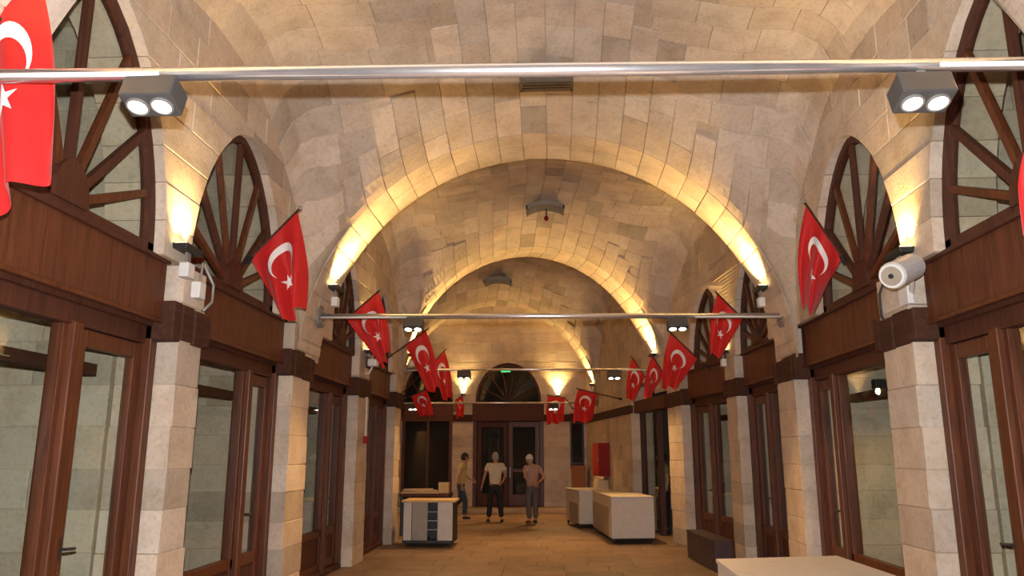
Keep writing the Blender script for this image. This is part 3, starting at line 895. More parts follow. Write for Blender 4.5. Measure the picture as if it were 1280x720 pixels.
for side, sn in ((-1, 'left'), (1, 'right')):
    up_side(side, 9.85 + side * .15, 3.80, .05, 'uplight on the %s at the foot of the large lit arch' % sn, .30, 1.0)
    up_side(side, 3.3 + side * .1, 3.80, .05, 'uplight above the camera on the %s wall' % sn, .30, 1.0)
    up_side(side, -2.8, 3.80, .05, 'uplight behind the camera on the %s wall' % sn, .30, 1.0)
    up_side(side, 16.05 + side * .12, 3.72, .05, 'uplight on the %s at the foot of the second lit arch' % sn, .30, 1.0)
    up_side(side, 22.45, 3.66, .05, 'uplight on the %s at the foot of the farthest arch' % sn, .30, .7)
    up_side(side, (6.08, 6.5)[side > 0], 3.36, .03, 'small uplight on the nearest visible %s pier' % sn, -.05, .30)
    up_side(side, (12.65, 12.95)[side > 0], 3.36, .03, 'small uplight on the %s pier between the two flags' % sn, -.05, .30)
uplight(-2.73, END_Y - .12, 3.52, (0, .15, 1), 'uplight on the end wall left of the portal', .4)
uplight(.20, END_Y - .12, 3.46, (0, .15, 1), 'uplight on the end wall right of the portal', .6)

# ------------------------------------------------------------------ flags
def flag(side, y, A, B, E0, E1, base, label, folds=2.2, amp=.07, seed=0, moon=True):
    """A, B: lower and upper end of the hoist on the pole (x, z); E0, E1: lower and upper corner of the fly"""
    rnd = random.Random(seed)
    A, B, E0, E1 = [Vector((p[0], y, p[1])) for p in (A, B, E0, E1)]
    t = thing('flag', label, 'flag', base, 'red flags on poles along the hall')
    ph = rnd.uniform(0, 6)
    hl = (B - A).length; fl = hl * 1.5
    def P(s, t_, off=0.0):
        lo = A.lerp(E0, t_); hi = B.lerp(E1, t_)
        # sag: cloth bulges outward on the upper side before falling
        p = lo.lerp(hi, s)
        k = min(t_ * 1.6, 1)
        sag = (E1 - B).length * .05 * math.sin(PI * t_) * s
        p.x += sag * (1 if B.x > A.x else -1)
        w = math.sin(s * folds * 2 * PI + ph + t_ * 1.3) * amp * k + math.sin(s * 11 + t_ * 4 + ph) * amp * .25 * k
        p.y += w + off
        p.x += math.cos(s * folds * 2 * PI + ph) * amp * .30 * k * t_
        p.z += math.sin(s * folds * PI * 1.5 + ph) * .03 * t_
        return p
    NS, NT = 36, 40; vs = []; fs = []
    for j in range(NT + 1):
        for i in range(NS + 1): vs.append(P(i / NS, j / NT))
    for j in range(NT):
        for i in range(NS):
            a = j * (NS + 1) + i; fs.append((a, a + 1, a + NS + 2, a + NS + 1))
    c = MB().add(vs, fs).build('cloth', 'flag', t, smooth=True)
    if moon:
        # crescent: outer circle radius .25 hoist, centred .5 along the hoist and .33 along the fly of 1.5
        for off, nm in ((-.006, 0), (.006, 1)):
            m = MB(); n = 28; pts = []
            c1, r1 = .50, .275; c2, r2 = .57, .22   # units of hoist, along the fly
            vs = []; fs = []; a0 = math.acos((r1 * r1 + (c2 - c1) ** 2 - r2 * r2) / (2 * r1 * (c2 - c1)))
            b0 = math.acos(((c2 - c1) ** 2 + r2 * r2 - r1 * r1) / (2 * r2 * (c2 - c1)))
            b0 = PI - b0
            for k in range(n + 1):
                f_ = k / n
                a = a0 + (2 * PI - 2 * a0) * f_; b_ = b0 + (2 * PI - 2 * b0) * f_
                pa = (c1 + r1 * math.cos(a), .5 + r1 * math.sin(a)); pb = (c2 + r2 * math.cos(b_), .5 + r2 * math.sin(b_))
                for q in range(4):
                    g = q / 3; u = (pa[0] * (1 - g) + pb[0] * g) / 1.5; s = pa[1] * (1 - g) + pb[1] * g
                    vs.append(P(s, u, off))
            for k in range(n):
                for q in range(3): fs.append((k * 4 + q, (k + 1) * 4 + q, (k + 1) * 4 + q + 1, k * 4 + q + 1))
            m.add(vs, fs).build('crescent', 'emblem', c, smooth=True)
            m = MB(); cx = .84; r_ = .135; vs = [P(.5, cx / 1.5, off)]
            for k in range(10):
                rr = r_ if k % 2 == 0 else r_ * .382; a = PI + PI * k / 5
                for g in (.5, 1): vs.append(P(.5 + rr * g * math.sin(a), (cx + rr * g * math.cos(a)) / 1.5, off))
            fs = []
            for k in range(10):
                k2 = (k + 1) % 10
                fs.append((0, 1 + k * 2, 1 + k2 * 2)); fs.append((1 + k * 2, 2 + k * 2, 2 + k2 * 2, 1 + k2 * 2))
            m.add(vs, fs).build('star', 'emblem', c, smooth=True)
    tip = B + (B - A).normalized() * .04
    MB().tube([Vector(base), A, tip], .013, 8).build('pole', 'wood_dark', t, smooth=True)
    MB().ellipsoid(tip, (.022, .022, .022), 8, 6).build('finial', 'steel_dull', t)
    MB().tube([Vector(base) + (A - Vector(base)) * .0, Vector(base) + (A - Vector(base)).normalized() * .10], .026, 8).build('holder', 'black', t)

FL = [(-1, 3.5, (-3.06, 3.66), (-2.70, 4.26), (-2.74, 2.84), (-2.47, 3.06), 'large red flag cut by the left edge of the photo'),
      (-1, 7.7, (-3.12, 3.68), (-2.65, 4.19), (-2.74, 2.98), (-2.54, 3.15), 'red flag on the left before the second arched window, white crescent spread flat'),
      (-1, 10.9, (-2.94, 3.59), (-2.49, 3.99), (-2.39, 2.88), (-2.31, 3.11), 'red flag crossing the left end of the second steel tube'),
      (-1, 14.0, (-2.66, 3.63), (-2.29, 3.91), (-2.25, 2.78), (-2.02, 2.84), 'red flag below the left spotlight of the second tube'),
      (-1, 17.0, (-2.63, 3.63), (-2.35, 3.93), (-2.38, 2.84), (-2.19, 2.88), 'small red flag farther back on the left, near the far shopfront arch'),
      (-1, 19.0, (-3.43, 3.08), (-3.06, 3.23), (-3.20, 2.61), (-2.87, 2.59), 'low small orange-red flag in front of the far left fascia'),
      (-1, 23.3, (-2.86, 3.27), (-2.66, 3.41), (-2.83, 2.75), (-2.62, 2.80), 'thin sliver of red flag on the end wall left of the portal'),
      (1, 3.6, (2.72, 2.92), (2.40, 3.38), (2.45, 2.60), (2.215, 2.72), 'red flag just showing at the right edge of the photo'),
      (1, 8.1, (3.08, 3.71), (2.75, 4.30), (2.74, 3.09), (2.62, 3.22), 'red flag on the right before the second arched window'),
      (1, 11.5, (2.84, 3.65), (2.49, 4.03), (2.51, 3.07), (2.33, 3.12), 'red flag crossing the right end of the second steel tube'),
      (1, 14.0, (2.62, 3.36), (2.16, 3.83), (2.23, 2.83), (1.98, 2.85), 'rightmost of the three red flags clustered on the right'),
      (1, 15.6, (2.24, 3.24), (2.02, 3.62), (1.99, 2.80), (1.83, 2.78), 'middle one of the three red flags clustered on the right'),
      (1, 17.0, (2.03, 3.34), (1.77, 3.75), (1.82, 2.83), (1.60, 2.83), 'leftmost of the three red flags clustered on the right'),
      (1, 19.4, (1.14, 3.15), (0.67, 3.27), (0.99, 2.47), (0.52, 2.45), 'red flag above the red cabinet near the dark slot window'),
      (0, 23.3, (0.40, 3.33), (-0.10, 3.40), (0.34, 2.60), (-0.13, 2.56), 'red flag on the end wall right of the portal')]
for k, (side, y, A, B, E0, E1, lab) in enumerate(FL):
    dx, dz = B[0] - A[0], B[1] - A[1]
    if side == 0: base = (.66, END_Y - .015, 3.05)
    else:
        if y > 20: base = (-3.0, END_Y - .015, 3.0)
        else:
            bx = wall_x(side, y, .085 if y < 15 else -.02)
            f_ = (bx - A[0]) / (dx if abs(dx) > .01 else .01)
            base = (bx, y + .03, max(A[1] + dz * f_ * (.9), 2.85))
    flag(side, y, A, B, E0, E1, base, lab, seed=k, amp=.075 if y < 9 else .06, folds=1.5 + (k % 3) * .35)

# ------------------------------------------------------------------ vents on the crown
def vent(x, y, w, l, label, pend=False, tint='steel_dull', cv=.10):
    z = min(V(x + w, y - l) + cv, V(x - w, y - l) + cv, V(x, y - l), V(x, y + l)) - .05
    t = thing('vent_grille', label, 'vent', (x, y, z - .1), 'vents along the vault crown')
    n = 10
    f = MB()
    for k in range(n):
        xa, xb = x - w + 2 * w * k / n, x - w + 2 * w * (k + 1) / n
        dz = lambda q: -cv * ((q - x) / w) ** 2
        for ya, yb in ((y - l, y - l + .05), (y + l - .05, y + l)):
            f.hexa([(xa, ya, z - .05 + dz(xa)), (xb, ya, z - .05 + dz(xb)), (xb, yb, z - .05 + dz(xb)), (xa, yb, z - .05 + dz(xa)),
                    (xa, ya, z + .03 + dz(xa)), (xb, ya, z + .03 + dz(xb)), (xb, yb, z + .03 + dz(xb)), (xa, yb, z + .03 + dz(xa))])
    f.box(x - w, x - w + .03, y - l, y + l, z - .05 - cv, z + .03 - cv); f.box(x + w - .03, x + w, y - l, y + l, z - .05 - cv, z + .03 - cv)
    f.build('frame', tint, t)
    for k in range(6):
        yy = y - l + .07 + (2 * l - .14) * k / 5
        s = MB()
        for q in range(4):
            xa, xb = x - w + .03 + (2 * w - .06) * q / 4, x - w + .03 + (2 * w - .06) * (q + 1) / 4
            dz = lambda v: -cv * ((v - x) / w) ** 2
            s.hexa([(xa, yy, z - .045 + dz(xa)), (xb, yy, z - .045 + dz(xb)), (xb, yy + .03, z - .05 + dz(xb)), (xa, yy + .03, z - .05 + dz(xa)),
                    (xa, yy, z - .02 + dz(xa)), (xb, yy, z - .02 + dz(xb)), (xb, yy + .03, z - .01 + dz(xb)), (xa, yy + .03, z - .01 + dz(xa))])
        s.build('slat', tint, t)
    b = MB()
    for k in range(n):
        xa, xb = x - w + .01 + (2 * w - .02) * k / n, x - w + .01 + (2 * w - .02) * (k + 1) / n
        dz = lambda q: -cv * ((q - x) / w) ** 2
        b.hexa([(xa, y - l + .04, z + dz(xa)), (xb, y - l + .04, z + dz(xb)), (xb, y + l - .04, z + dz(xb)), (xa, y + l - .04, z + dz(xa)), (xa, y - l + .04, z + .03 + dz(xa)), (xb, y - l + .04, z + .03 + dz(xb)), (xb, y + l - .04, z + .03 + dz(xb)), (xa, y + l - .04, z + .03 + dz(xa))])
    b.build('backing', 'black', t)
    if pend:
        MB().tube([(x + .02, y - l, z - .14), (x + .02, y - l, z - .30)], .012, 6).build('pendant_rod', 'black', t)
        MB().ellipsoid((x + .02, y - l, z - .33), (.045, .045, .05), 10, 6).build('detector_head', 'red_metal', t)
vent(-.02, 8.35, .31, .24, 'grey slatted vent box on the vault crown, crossing the nearest tube', cv=.0)
vent(-.08, 14.1, .36, .22, 'curved grey vent on the vault crown with small red detector hanging', True)
vent(-1.42, 20.6, .38, .30, 'farthest dark curved vent on the vault crown')

# ------------------------------------------------------------------ cameras, boxes, small fittings
t = thing('security_camera', 'large white cylindrical camera on the right wall under an uplight', 'camera', (2.95, 6.35, 3.0))
a, b = Vector((2.62, 5.95, 3.02)), Vector((2.93, 6.25, 3.17))
d = (b - a).normalized()
MB().tube([a, a + d * .02, b - d * .03, b], [.095, .105, .105, .08], 20).build('barrel', 'white', t, smooth=False)
MB().tube([a - d * .012, a + d * .002], .075, 16).build('lens_plate', 'counter_grey', t)
MB().tube([a - d * .016, a - d * .01], .02, 10).build('lens', 'black', t)
MB().tube([b - d * .08, (3.0, 6.45, 3.05), (3.06, 6.62, 3.0)], .022, 8).build('arm', 'white', t)
MB().box(3.0, 3.05, 6.55, 6.72, 2.92, 3.1).build('mount_plate', 'white', t, .006)

t = thing('bullet_camera', 'small white camera with black hood on the left wall by the second flag', 'camera', (-3.0, 12.6, 3.05))
MB().box(-2.98, -2.82, 12.42, 12.6, 3.08, 3.2).build('barrel', 'white', t, .02)
MB().box(-3.0, -2.97, 12.40, 12.62, 3.05, 3.24).build('hood', 'black', t, .01)
MB().tube([(-2.92, 12.55, 3.08), (-2.98, 12.6, 2.98), (-3.04, 12.6, 2.98)], .015, 8).build('arm', 'white', t)
t = thing('fire_call_point', 'small red alarm box with white conduit on the third left pier', 'alarm', (-3.03, 12.7, 1.9))
MB().box(-3.045, -2.98, 12.62, 12.74, 1.85, 1.97).build('call_box', 'red_metal', t, .008)
MB().tube([(-3.02, 12.68, 1.97), (-3.02, 12.68, 2.6)], .012, 8).build('conduit', 'white', t)
t = thing('junction_box', 'small pale grey junction box under the nearest left uplight', 'box', (-3.03, 6.4, 2.98))
MB().box(-3.05, -2.97, 6.3, 6.42, 2.98, 3.12).build('box_body', 'white', t, .008)
MB().tube([(-3.0, 6.36, 3.12), (-3.0, 6.38, 3.3)], .01, 8).build('conduit', 'steel_dull', t)
tag(MB().tube([(-3.02, 6.45, 3.3), (-2.99, 6.6, 3.15), (-3.0, 6.62, 3.0), (-3.02, 6.5, 2.9)], .014, 8).build('loose_cable', 'steel_dull', None, smooth=True),
    'curved grey cable hanging from the nearest left uplight', 'cable')
tag(MB().tube([(3.02, 6.9, 3.3), (2.98, 7.05, 3.1), (3.0, 7.1, 2.9), (3.02, 7.0, 2.8)], .012, 8).build('loose_cable', 'black', None, smooth=True),
    'dark cable drooping beside the white camera on the right', 'cable')
# exit sign over portal
t = thing('exit_sign', 'small green lit exit sign in the portal fanlight', 'sign', (-1.42, END_Y - .1, 4.2))
MB().box(-1.56, -1.26, END_Y - .12, END_Y - .06, 4.17, 4.30).build('sign_box', 'white', t, .004)
MB().box(-1.55, -1.27, END_Y - .125, END_Y - .12, 4.18, 4.29).build('lit_face', 'emit_green', t)

# ------------------------------------------------------------------ counters and carts
def counter(name, corners, z0, z1, label, group, casters=True, panel=None):
    """corners: four floor points (near-left, near-right, far-right, far-left)"""
    C_ = [Vector((x, y, 0)) for x, y in corners]; c = sum(C_, Vector()) / 4
    t = thing(name, label, 'counter', (c.x, c.y, 0), group)
    sh = lambda p, k: (c + (p - c) * k)
    P = [sh(p, .985) for p in C_]
    MB().hexa([(p.x, p.y, z0) for p in P] + [(p.x, p.y, z1 - .03) for p in P]).build('body', 'counter', t, .006)
    MB().hexa([(p.x, p.y, z1 - .03) for p in C_] + [(p.x, p.y, z1) for p in C_]).build('top_board', 'counter', t, .006)
    MB().hexa([(sh(p, .93).x, sh(p, .93).y, z0 - .03) for p in C_] + [(sh(p, .93).x, sh(p, .93).y, z0) for p in C_]).build('base_frame', 'black', t)
    for p in C_:
        q = sh(p, .88); m = MB(); m.tube([(q.x - .02, q.y, .042), (q.x + .02, q.y, .042)], .042, 12); m.box(q.x - .03, q.x + .03, q.y - .02, q.y + .02, .05, z0 - .03)
        m.build('caster', 'rubber', t)
    if panel:   # open shelf recess on the left side
        a, b = P[0], P[3]; n = Vector((-(b - a).y, (b - a).x, 0)).normalized()
        if n.x > 0: n = -n
        q0, q1 = a.lerp(b, panel[0]), a.lerp(b, panel[1])
        zA, zB = z0 + .02, z0 + (z1 - z0) * panel[2]
        MB().hexa([(q0.x, q0.y, zA), (q1.x, q1.y, zA), (q1.x + n.x * .012, q1.y + n.y * .012, zA), (q0.x + n.x * .012, q0.y + n.y * .012, zA),
                   (q0.x, q0.y, zB), (q1.x, q1.y, zB), (q1.x + n.x * .012, q1.y + n.y * .012, zB), (q0.x + n.x * .012, q0.y + n.y * .012, zB)]).build('side_panel', 'counter_grey', t)
    return t
counter('sales_counter', [(1.13, 15.6), (1.98, 15.75), (1.70, 18.3), (.90, 18.35)], .10, .88, 'white box counter on wheels in front of the dark doorway', 'white wheeled counters', panel=(.1, .95, .72))
counter('sales_counter', [(.62, 18.75), (1.40, 18.9), (1.10, 20.3), (.33, 20.2)], .10, .86, 'farther white counter on wheels, brown panel on its side', 'white wheeled counters', panel=(.05, .7, .6))
counter('display_counter', [(1.16, 3.2), (2.3, 3.2), (2.24, 6.55), (1.24, 6.3)], .10, .90, 'pale white counter top at the bottom right corner', None)

# left cart with beige top
t = thing('market_cart', 'white and grey cabinet with beige top on wheels by the left pier', 'cart', (-2.33, 15.3, 0))
x0, x1, y0, y1 = -2.80, -1.86, 14.95, 15.7
m = MB(); m.box(x0, x0 + .03, y0, y1, .1, .80); m.box(x1 - .03, x1, y0, y1, .1, .80); m.box(x0, x1, y0, y1, .07, .12); m.box(x0, x1, y1 - .03, y1, .1, .80); m.build('carcass', 'black', t)
MB().box(x0 + .02, x0 + .17, y0 - .015, y0 + .02, .12, .80).build('front_panel', 'counter', t, .004)
MB().box(x0 + .18, x0 + .47, y0 - .005, y0 + .02, .12, .80).build('front_panel', 'counter_grey', t, .004)
MB().box(x1 - .28, x1, y0 - .015, y0 + .02, .12, .80).build('front_panel', 'counter', t, .004)
MB().box(x0 + .47, x1 - .28, y0 + .30, y0 + .33, .12, .80).build('recess_back', 'black', t)
for z in (.3, .46, .62): MB().box(x0 + .47, x1 - .28, y0 + .01, y0 + .3, z, z + .02).build('shelf', 'counter_grey', t)
MB().hexa([(x0 - .02, y0 - .05, .80), (x1 + .06, y0 - .05, .80), (x1 + .03, y1 + .05, .80), (x0 - .02, y1 + .05, .80), (x0 - .02, y0 - .05, .84), (x1 + .06, y0 - .05, .84), (x1 + .03, y1 + .05, .84), (x0 - .02, y1 + .05, .84)]).build('top_board', 'board', t, .005)
for x in (x0 + .08, x1 - .08):
    for y in (y0 + .08, y1 - .08):
        MB().tube([(x - .02, y, .04), (x + .02, y, .04)], .04, 12).build('caster', 'rubber', t)
# table behind with boards and box
t = thing('work_table', 'dark table behind the left cart carrying loose boards', 'table', (-2.75, 17.2, 0))
MB().box(-3.25, -2.2, 16.9, 17.7, .80, .86).build('table_top', 'wood_dark', t, .005)
for x in (-3.2, -2.25):
    for y in (16.95, 17.65): MB().box(x - .03, x + .03, y - .03, y + .03, 0, .80).build('leg', 'black', t)
def board(x0, y0, x1, y1, z, w, th, lab, tilt=0.0):
    a, b = Vector((x0, y0, z)), Vector((x1, y1, z + tilt)); d = (b - a).normalized(); n = Vector((-d.y, d.x, 0)).normalized() * w / 2
    P = [a - n, b - n, b + n, a + n]
    tag(MB().hexa([(p.x, p.y, p.z) for p in P] + [(p.x, p.y, p.z + th) for p in P]).build('loose_board', 'board', None, .003), lab, 'board', 'boards on the table behind the cart')
board(-3.25, 17.15, -2.45, 17.2, .862, .26, .03, 'lowest pale board lying on the table behind the left cart')
board(-3.25, 17.25, -2.5, 17.35, .895, .2, .03, 'upper tilted pale board on the table behind the left cart', .0)
board(-3.2, 17.1, -2.6, 17.35, .928, .10, .03, 'narrow pale board topmost of the pile behind the left cart', .0)
bx = thing('cardboard_box', 'small tan box at the end of the boards behind the left cart', 'box', (-2.33, 17.35, .862))
MB().box(-2.46, -2.24, 17.2, 17.5, .862, 1.08).build('carton', 'board', bx, .006)
for s_ in (-1, 1): MB().box(-2.35 - (.11 if s_ < 0 else 0), -2.35 + (.11 if s_ > 0 else 0), 17.2, 17.5, 1.08, 1.086).build('flap', 'board', bx)

# low dark boarded box in front of the fourth right shop
t = thing('bench_box', 'low dark brown boarded bench box on the floor before the far right shopfront', 'bench', (2.45, 12.9, 0))
a, b = Vector((2.36, 12.0, 0)), Vector((2.24, 13.7, 0)); n = Vector((.26, .02, 0))
k = 9
MB().hexa([(p.x, p.y, .0) for p in (a + n * .06, a + n, b + n, b + n * .06)] + [(p.x, p.y, .42) for p in (a + n * .06, a + n, b + n, b + n * .06)]).build('core', 'purple', t)
for i in range(k):
    p, q = a.lerp(b, (i + .03) / k), a.lerp(b, (i + .97) / k)
    MB().hexa([(p.x, p.y, .01), (p.x + .02, p.y, .01), (q.x + .02, q.y, .01), (q.x, q.y, .01), (p.x, p.y, .42), (p.x + .02, p.y, .42), (q.x + .02, q.y, .42), (q.x, q.y, .42)]).build('board', 'purple', t)
MB().hexa([(p.x, p.y, .42) for p in (a - n * .06, a + n * 1.05, b + n * 1.05, b - n * .06)] + [(p.x, p.y, .45) for p in (a - n * .06, a + n * 1.05, b + n * 1.05, b - n * .06)]).build('lid', 'purple', t, .004)

# red fire cabinet on the right wall with boxes below
t = thing('fire_cabinet', 'dark red fire hose cabinet on the right wall beyond the counters', 'cabinet', (1.33, 22.1, 1.18))
ya, yb = 20.7, 22.4
xa, xb = Rw(ya), Rw(yb)
def cabP(y, o, z): return (Rw(y) - o, y, z)
def cbox(y0, y1, o0, o1, z0, z1):
    return MB().hexa([cabP(y0, o1, z0), cabP(y0, o0, z0), cabP(y1, o0, z0), cabP(y1, o1, z0), cabP(y0, o1, z1), cabP(y0, o0, z1), cabP(y1, o0, z1), cabP(y1, o1, z1)])
cbox(21.0, 21.9, .02, .28, 1.12, 1.98).build('cabinet_body', 'red_metal', t, .008)
cbox(21.03, 21.87, .28, .295, 1.15, 1.95).build('door', 'red_metal', t, .004)
cbox(21.08, 21.14, .295, .31, 1.5, 1.6).build('handle', 'steel_dull', t, .003)
t = thing('cream_cupboard', 'cream box standing under the red cabinet', 'box', (1.0, 21.4, 0))
cbox(21.2, 21.75, .02, .30, 0, 1.02).build('carcass', 'cream', t, .006); cbox(21.23, 21.72, .30, .31, .1, .98).build('front_panel', 'cream', t)
t = thing('orange_cupboard', 'orange-brown box below the dark slot window', 'box', (.77, END_Y - .25, .14))
MB().box(.58, 1.0, END_Y - .42, END_Y - .04, .14, 1.36).build('carcass', 'box_orange', t, .006)
MB().box(.60, .98, END_Y - .43, END_Y - .42, .20, 1.30).build('front_panel', 'box_orange', t)

# ------------------------------------------------------------------ people
def chain(bm, pts, parent=None):
    """add skin vertices; pts = [(co, r)], returns created verts"""
    out = []; prev = parent
    L = bm.verts.layers.skin.verify()
    for co, r_ in pts:
        v = bm.verts.new(co); v[L].radius = (r_, r_) if not isinstance(r_, tuple) else r_
        if prev is not None: bm.edges.new((prev, v))
        prev = v; out.append(v)
    return out
def skin_obj(name, build, mat, parent, sub=1):
    bm = bmesh.new(); root = build(bm)
    L = bm.verts.layers.skin.verify(); root[L].use_root = True
    me = bpy.data.meshes.new(name); bm.to_mesh(me); bm.free()
    me.materials.append(M[mat])
    o = bpy.data.objects.new(name, me); COL.objects.link(o); o.parent = parent; WORLD[o] = WORLD[parent]
    m1 = o.modifiers.new('skin', 'SKIN'); m1.use_smooth_shade = True
    m2 = o.modifiers.new('sub', 'SUBSURF'); m2.levels = sub; m2.render_levels = sub
    return o
def hand(parent, wrist, direction, palm_n, side, curl=.5):
    """palm with four fingers and a thumb; local coordinates of parent"""
    d = Vector(direction).normalized(); nrm_ = Vector(palm_n).normalized(); sd = d.cross(nrm_).normalized() * side
    w = Vector(wrist)
    def bld(bm):
        root = chain(bm, [(w - d * .01, (.026, .02)), (w + d * .045, (.036, .017)), (w + d * .08, (.038, .015))])
        return root[0]
    h = skin_obj('hand', bld, 'skin', parent)
    for k, (off, ln) in enumerate(((-.030, .062), (-.010, .074), (.010, .070), (.030, .054))):
        s = w + d * .082 + sd * off
        p1 = s + d * ln * .45 + nrm_ * ln * .10 * curl; p2 = p1 + d * ln * .3 + nrm_ * ln * .3 * curl; p3 = p2 + d * ln * .18 + nrm_ * ln * .32 * curl
        m = MB().tube([s - d * .015, p1, p2, p3], [.0095, .009, .008, .0065], 6)
        m.v = [tuple(Vector(v) + WORLD[parent]) for v in m.v]
        m.build('finger', 'skin', h, smooth=True)
    s = w + d * .03 - sd * .034
    m = MB().tube([s, s + d * .03 - sd * .025, s + d * .058 - sd * .03 + nrm_ * .01], [.012, .011, .008], 6)
    m.v = [tuple(Vector(v) + WORLD[parent]) for v in m.v]
    m.build('thumb', 'skin', h, smooth=True)

def person(loc, facing, label, J, shirt, trousers, hair, shoes, cap=None, sleeve=.55, shoe_mats=None):
    """J: joints in local coordinates, x to the right of the figure, y the way it faces, z up"""
    t = thing('person', label, 'person', loc); t.rotation_euler = (0, 0, facing)
    WORLD[t] = Vector(loc)
    J = {k: Vector(v) for k, v in J.items()}
    def body(bm):
        r = chain(bm, [(J['pelvis'], (.125, .10))])[0]
        tor = chain(bm, [(J['waist'], (.125, .095)), (J['chest'], (.145, .105)), (J['neckbase'], (.075, .07)), (J['neck'], (.052, .052)), (J['head'] - Vector((0, 0, .06)), (.066, .075)), (J['head'], (.076, .092)), (J['head'] + Vector((0, 0, .075)), (.060, .072))], r)
        for s in ('l', 'r'):
            chain(bm, [(J['sh_' + s], .058), (J['el_' + s], .042), (J['wr_' + s], .027)], tor[1])
            chain(bm, [(J['hip_' + s].lerp(J['kn_' + s], .2), .080), (J['kn_' + s], .06), (J['an_' + s], .042)], r)
        return r
    b = skin_obj('body', body, 'skin', t, 1)
    def top(bm):
        r = chain(bm, [(J['waist'] - Vector((0, 0, .20)), (.172, .130))])[0]
        tor = chain(bm, [(J['waist'], (.160, .122)), (J['chest'], (.178, .130)), (J['neckbase'] - Vector((0, 0, .015)), (.095, .085))], r)
        for s in ('l', 'r'):
            chain(bm, [(J['sh_' + s], .078), (J['sh_' + s].lerp(J['el_' + s], sleeve), .070)], tor[1])
        return r
    skin_obj('shirt', top, shirt, t, 2)
    def bot(bm):
        r = chain(bm, [(J['pelvis'] + Vector((0, 0, .05)), (.135, .105))])[0]
        c2 = chain(bm, [(J['pelvis'] - Vector((0, 0, .05)), (.135, .105))], r)[0]
        for s in ('l', 'r'):
            hp = J['hip_' + s].lerp(J['kn_' + s], .22)
            chain(bm, [(hp, .095), (J['hip_' + s].lerp(J['kn_' + s], .6), .088), (J['kn_' + s], .080), (J['an_' + s] + (J['kn_' + s] - J['an_' + s]) * .06, .066)], c2)
        return r
    skin_obj('trousers', bot, trousers, t, 2)
    for s in ('l', 'r'):
        an, toe = J['an_' + s], J['toe_' + s]
        d = (toe - an); d.normalize()
        def sh(bm, an=an, toe=toe):
            base = Vector((an.x, an.y, an.z - .045)) - Vector((d.x, d.y, 0)) * .06
            return chain(bm, [(base, (.038, .042)), (an.lerp(toe, .35) - Vector((0, 0, .02)), (.042, .040)), (toe, (.042, .030))])[0]
        skin_obj('shoe', sh, (shoe_mats or {}).get(s, shoes), t, 2)
        wr, el = J['wr_' + s], J['el_' + s]
        hand(t, wr, wr - el, Vector((1 if s == 'l' else -1, .2, 0)) if 'palm' not in J else J['palm'], 1 if s == 'l' else -1)
    # face: eyes, nose, mouth, ears
    h = J['head']
    for sx in (-1, 1):
        m = MB().ellipsoid(tuple(h + Vector((sx * .030, .083, .012)) + Vector(loc)), (.013, .008, .009), 8, 6); m.build('eye', 'emblem', t, smooth=True)
        m = MB().ellipsoid(tuple(h + Vector((sx * .080, .0, -.005)) + Vector(loc)), (.012, .020, .032), 8, 6); m.build('ear', 'skin', t, smooth=True)
    MB().ellipsoid(tuple(h + Vector((0, .098, -.015)) + Vector(loc)), (.014, .018, .022), 8, 6).build('nose', 'skin', t, smooth=True)
    MB().ellipsoid(tuple(h + Vector((0, .086, -.052)) + Vector(loc)), (.026, .008, .007), 8, 6).build('mouth', 'shirt_pink', t, smooth=True)
    # hair: shell over the back and top of the head
    def shell(name, mat, r, zmin, zcut=-.06):
        m = MB(); nu, nv = 18, 9; vs = []; fs = []
        for j in range(nv + 1):
            for i in range(nu):
                a = 2 * PI * i / nu; front = max(math.sin(a), 0)
                lo = zmin * (1 - front) + .045 * front
                ph0 = math.asin(max(min(lo / r[2], .95), -.95)); ph = ph0 + (PI / 2 - ph0) * j / nv
                vs.append(tuple(h + Vector((r[0] * math.cos(ph) * math.cos(a), r[1] * math.cos(ph) * math.sin(a) - .008, r[2] * math.sin(ph) + .005)) + Vector(loc)))
        for j in range(nv):
            for i in range(nu): fs.append((j * nu + i, j * nu + (i + 1) % nu, (j + 1) * nu + (i + 1) % nu, (j + 1) * nu + i))
        m.add(vs, fs).build(name, mat, t, smooth=True)
    shell('hair', hair, (.089, .108, .128), -.075)
    if cap: shell('cap', cap, (.096, .116, .136), .01)
    return t
base_J = dict(pelvis=(0, 0, .94), waist=(0, .01, 1.08), chest=(0, 0, 1.30), neckbase=(0, -.01, 1.45), neck=(0, .01, 1.51), head=(0, .03, 1.615),
              sh_l=(-.185, 0, 1.40), sh_r=(.185, 0, 1.40), el_l=(-.25, -.02, 1.13), el_r=(.25, -.02, 1.13), wr_l=(-.27, .06, .89), wr_r=(.27, .06, .89),
              hip_l=(-.09, 0, .88), hip_r=(.09, 0, .88), kn_l=(-.11, .02, .48), kn_r=(.11, .02, .48), an_l=(-.12, 0, .09), an_r=(.12, 0, .09),
              toe_l=(-.14, .17, .032), toe_r=(.14, .17, .032))
def J_(**k): d = dict(base_J); d.update(k); return d
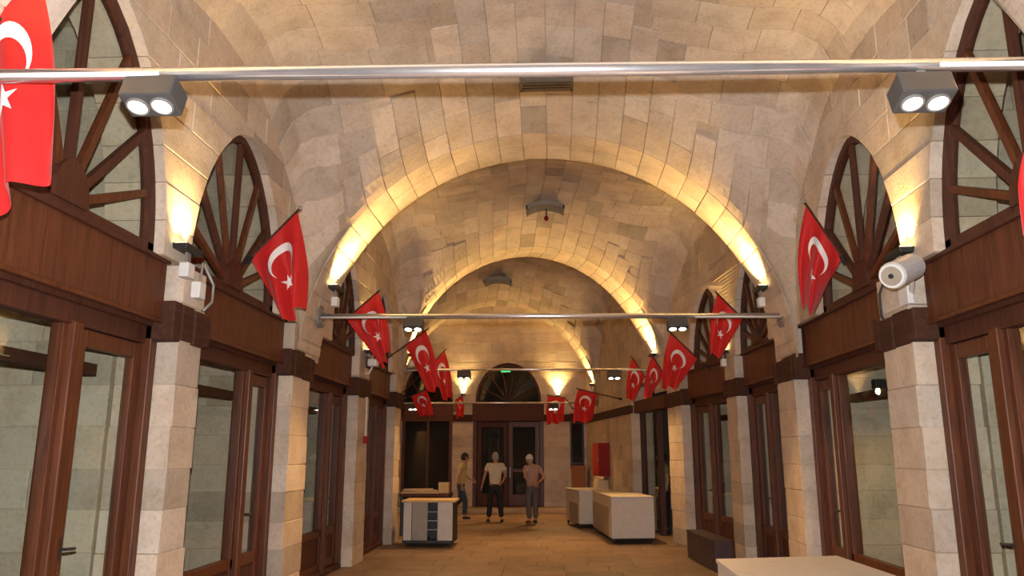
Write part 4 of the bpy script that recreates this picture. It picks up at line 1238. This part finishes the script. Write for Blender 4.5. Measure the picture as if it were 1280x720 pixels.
# walking figure, seen from behind, turned to the right, rear foot lifted
person((-2.42, 21.0, 0), math.radians(-70), 'person with dark hair in khaki shirt and jeans walking, back foot lifted', J_(
    pelvis=(0, .0, .93), waist=(0, .01, 1.07), chest=(0, .05, 1.29), neckbase=(0, .07, 1.44), neck=(0, .09, 1.50), head=(0, .12, 1.60),
    sh_l=(-.18, .05, 1.39), sh_r=(.18, .05, 1.39), el_l=(-.24, .16, 1.14), wr_l=(-.2, .34, 1.02), el_r=(.24, -.10, 1.14), wr_r=(.26, -.04, .90),
    kn_l=(-.10, .16, .50), an_l=(-.10, .14, .09), toe_l=(-.11, .32, .032), kn_r=(.10, -.02, .50), an_r=(.11, -.34, .30), toe_r=(.12, -.30, .15)),
    'shirt_olive', 'jeans', 'hair_dark', 'shoe_dark', shoe_mats={'r': 'shoe_white'})
person((-1.46, 20.4, 0), math.radians(6), 'person with grey hair in cream short-sleeved shirt and black trousers, back turned', J_(
    kn_l=(-.13, .02, .48), an_l=(-.16, 0, .09), toe_l=(-.19, .16, .032), kn_r=(.13, .0, .48), an_r=(.17, -.05, .09), toe_r=(.20, .11, .032),
    el_l=(-.27, .04, 1.14), wr_l=(-.33, .10, .90), el_r=(.27, .08, 1.15), wr_r=(.22, .26, 1.02)),
    'shirt_cream', 'trouser_black', 'hair_grey', 'shoe_dark')
person((-.50, 20.0, 0), math.radians(28), 'person in white cap and dusty pink shirt standing with hands clasped behind', J_(
    chest=(0, .02, 1.26), neckbase=(0, .06, 1.40), neck=(0, .08, 1.45), head=(-.02, .12, 1.55), sh_l=(-.18, .02, 1.35), sh_r=(.18, .02, 1.35),
    waist=(0, .01, 1.06), el_l=(-.26, -.12, 1.12), el_r=(.28, -.12, 1.12), wr_l=(-.08, -.21, .98), wr_r=(.08, -.22, 1.00),
    kn_l=(-.09, .04, .48), an_l=(-.09, -.02, .09), toe_l=(-.11, .14, .032), kn_r=(.10, .03, .48), an_r=(.10, .02, .09), toe_r=(.12, .18, .032)),
    'shirt_pink', 'trouser_grey', 'hair_grey', 'shoe_dark', cap='cap', sleeve=.6, shoe_mats={'l': 'shoe_brown'})
person((2.44, 17.7, 0), math.radians(100), 'person in olive green shirt inside the dark doorway, half hidden by the pier', J_(),
    'shirt_green', 'trouser_black', 'hair_dark', 'shoe_dark')
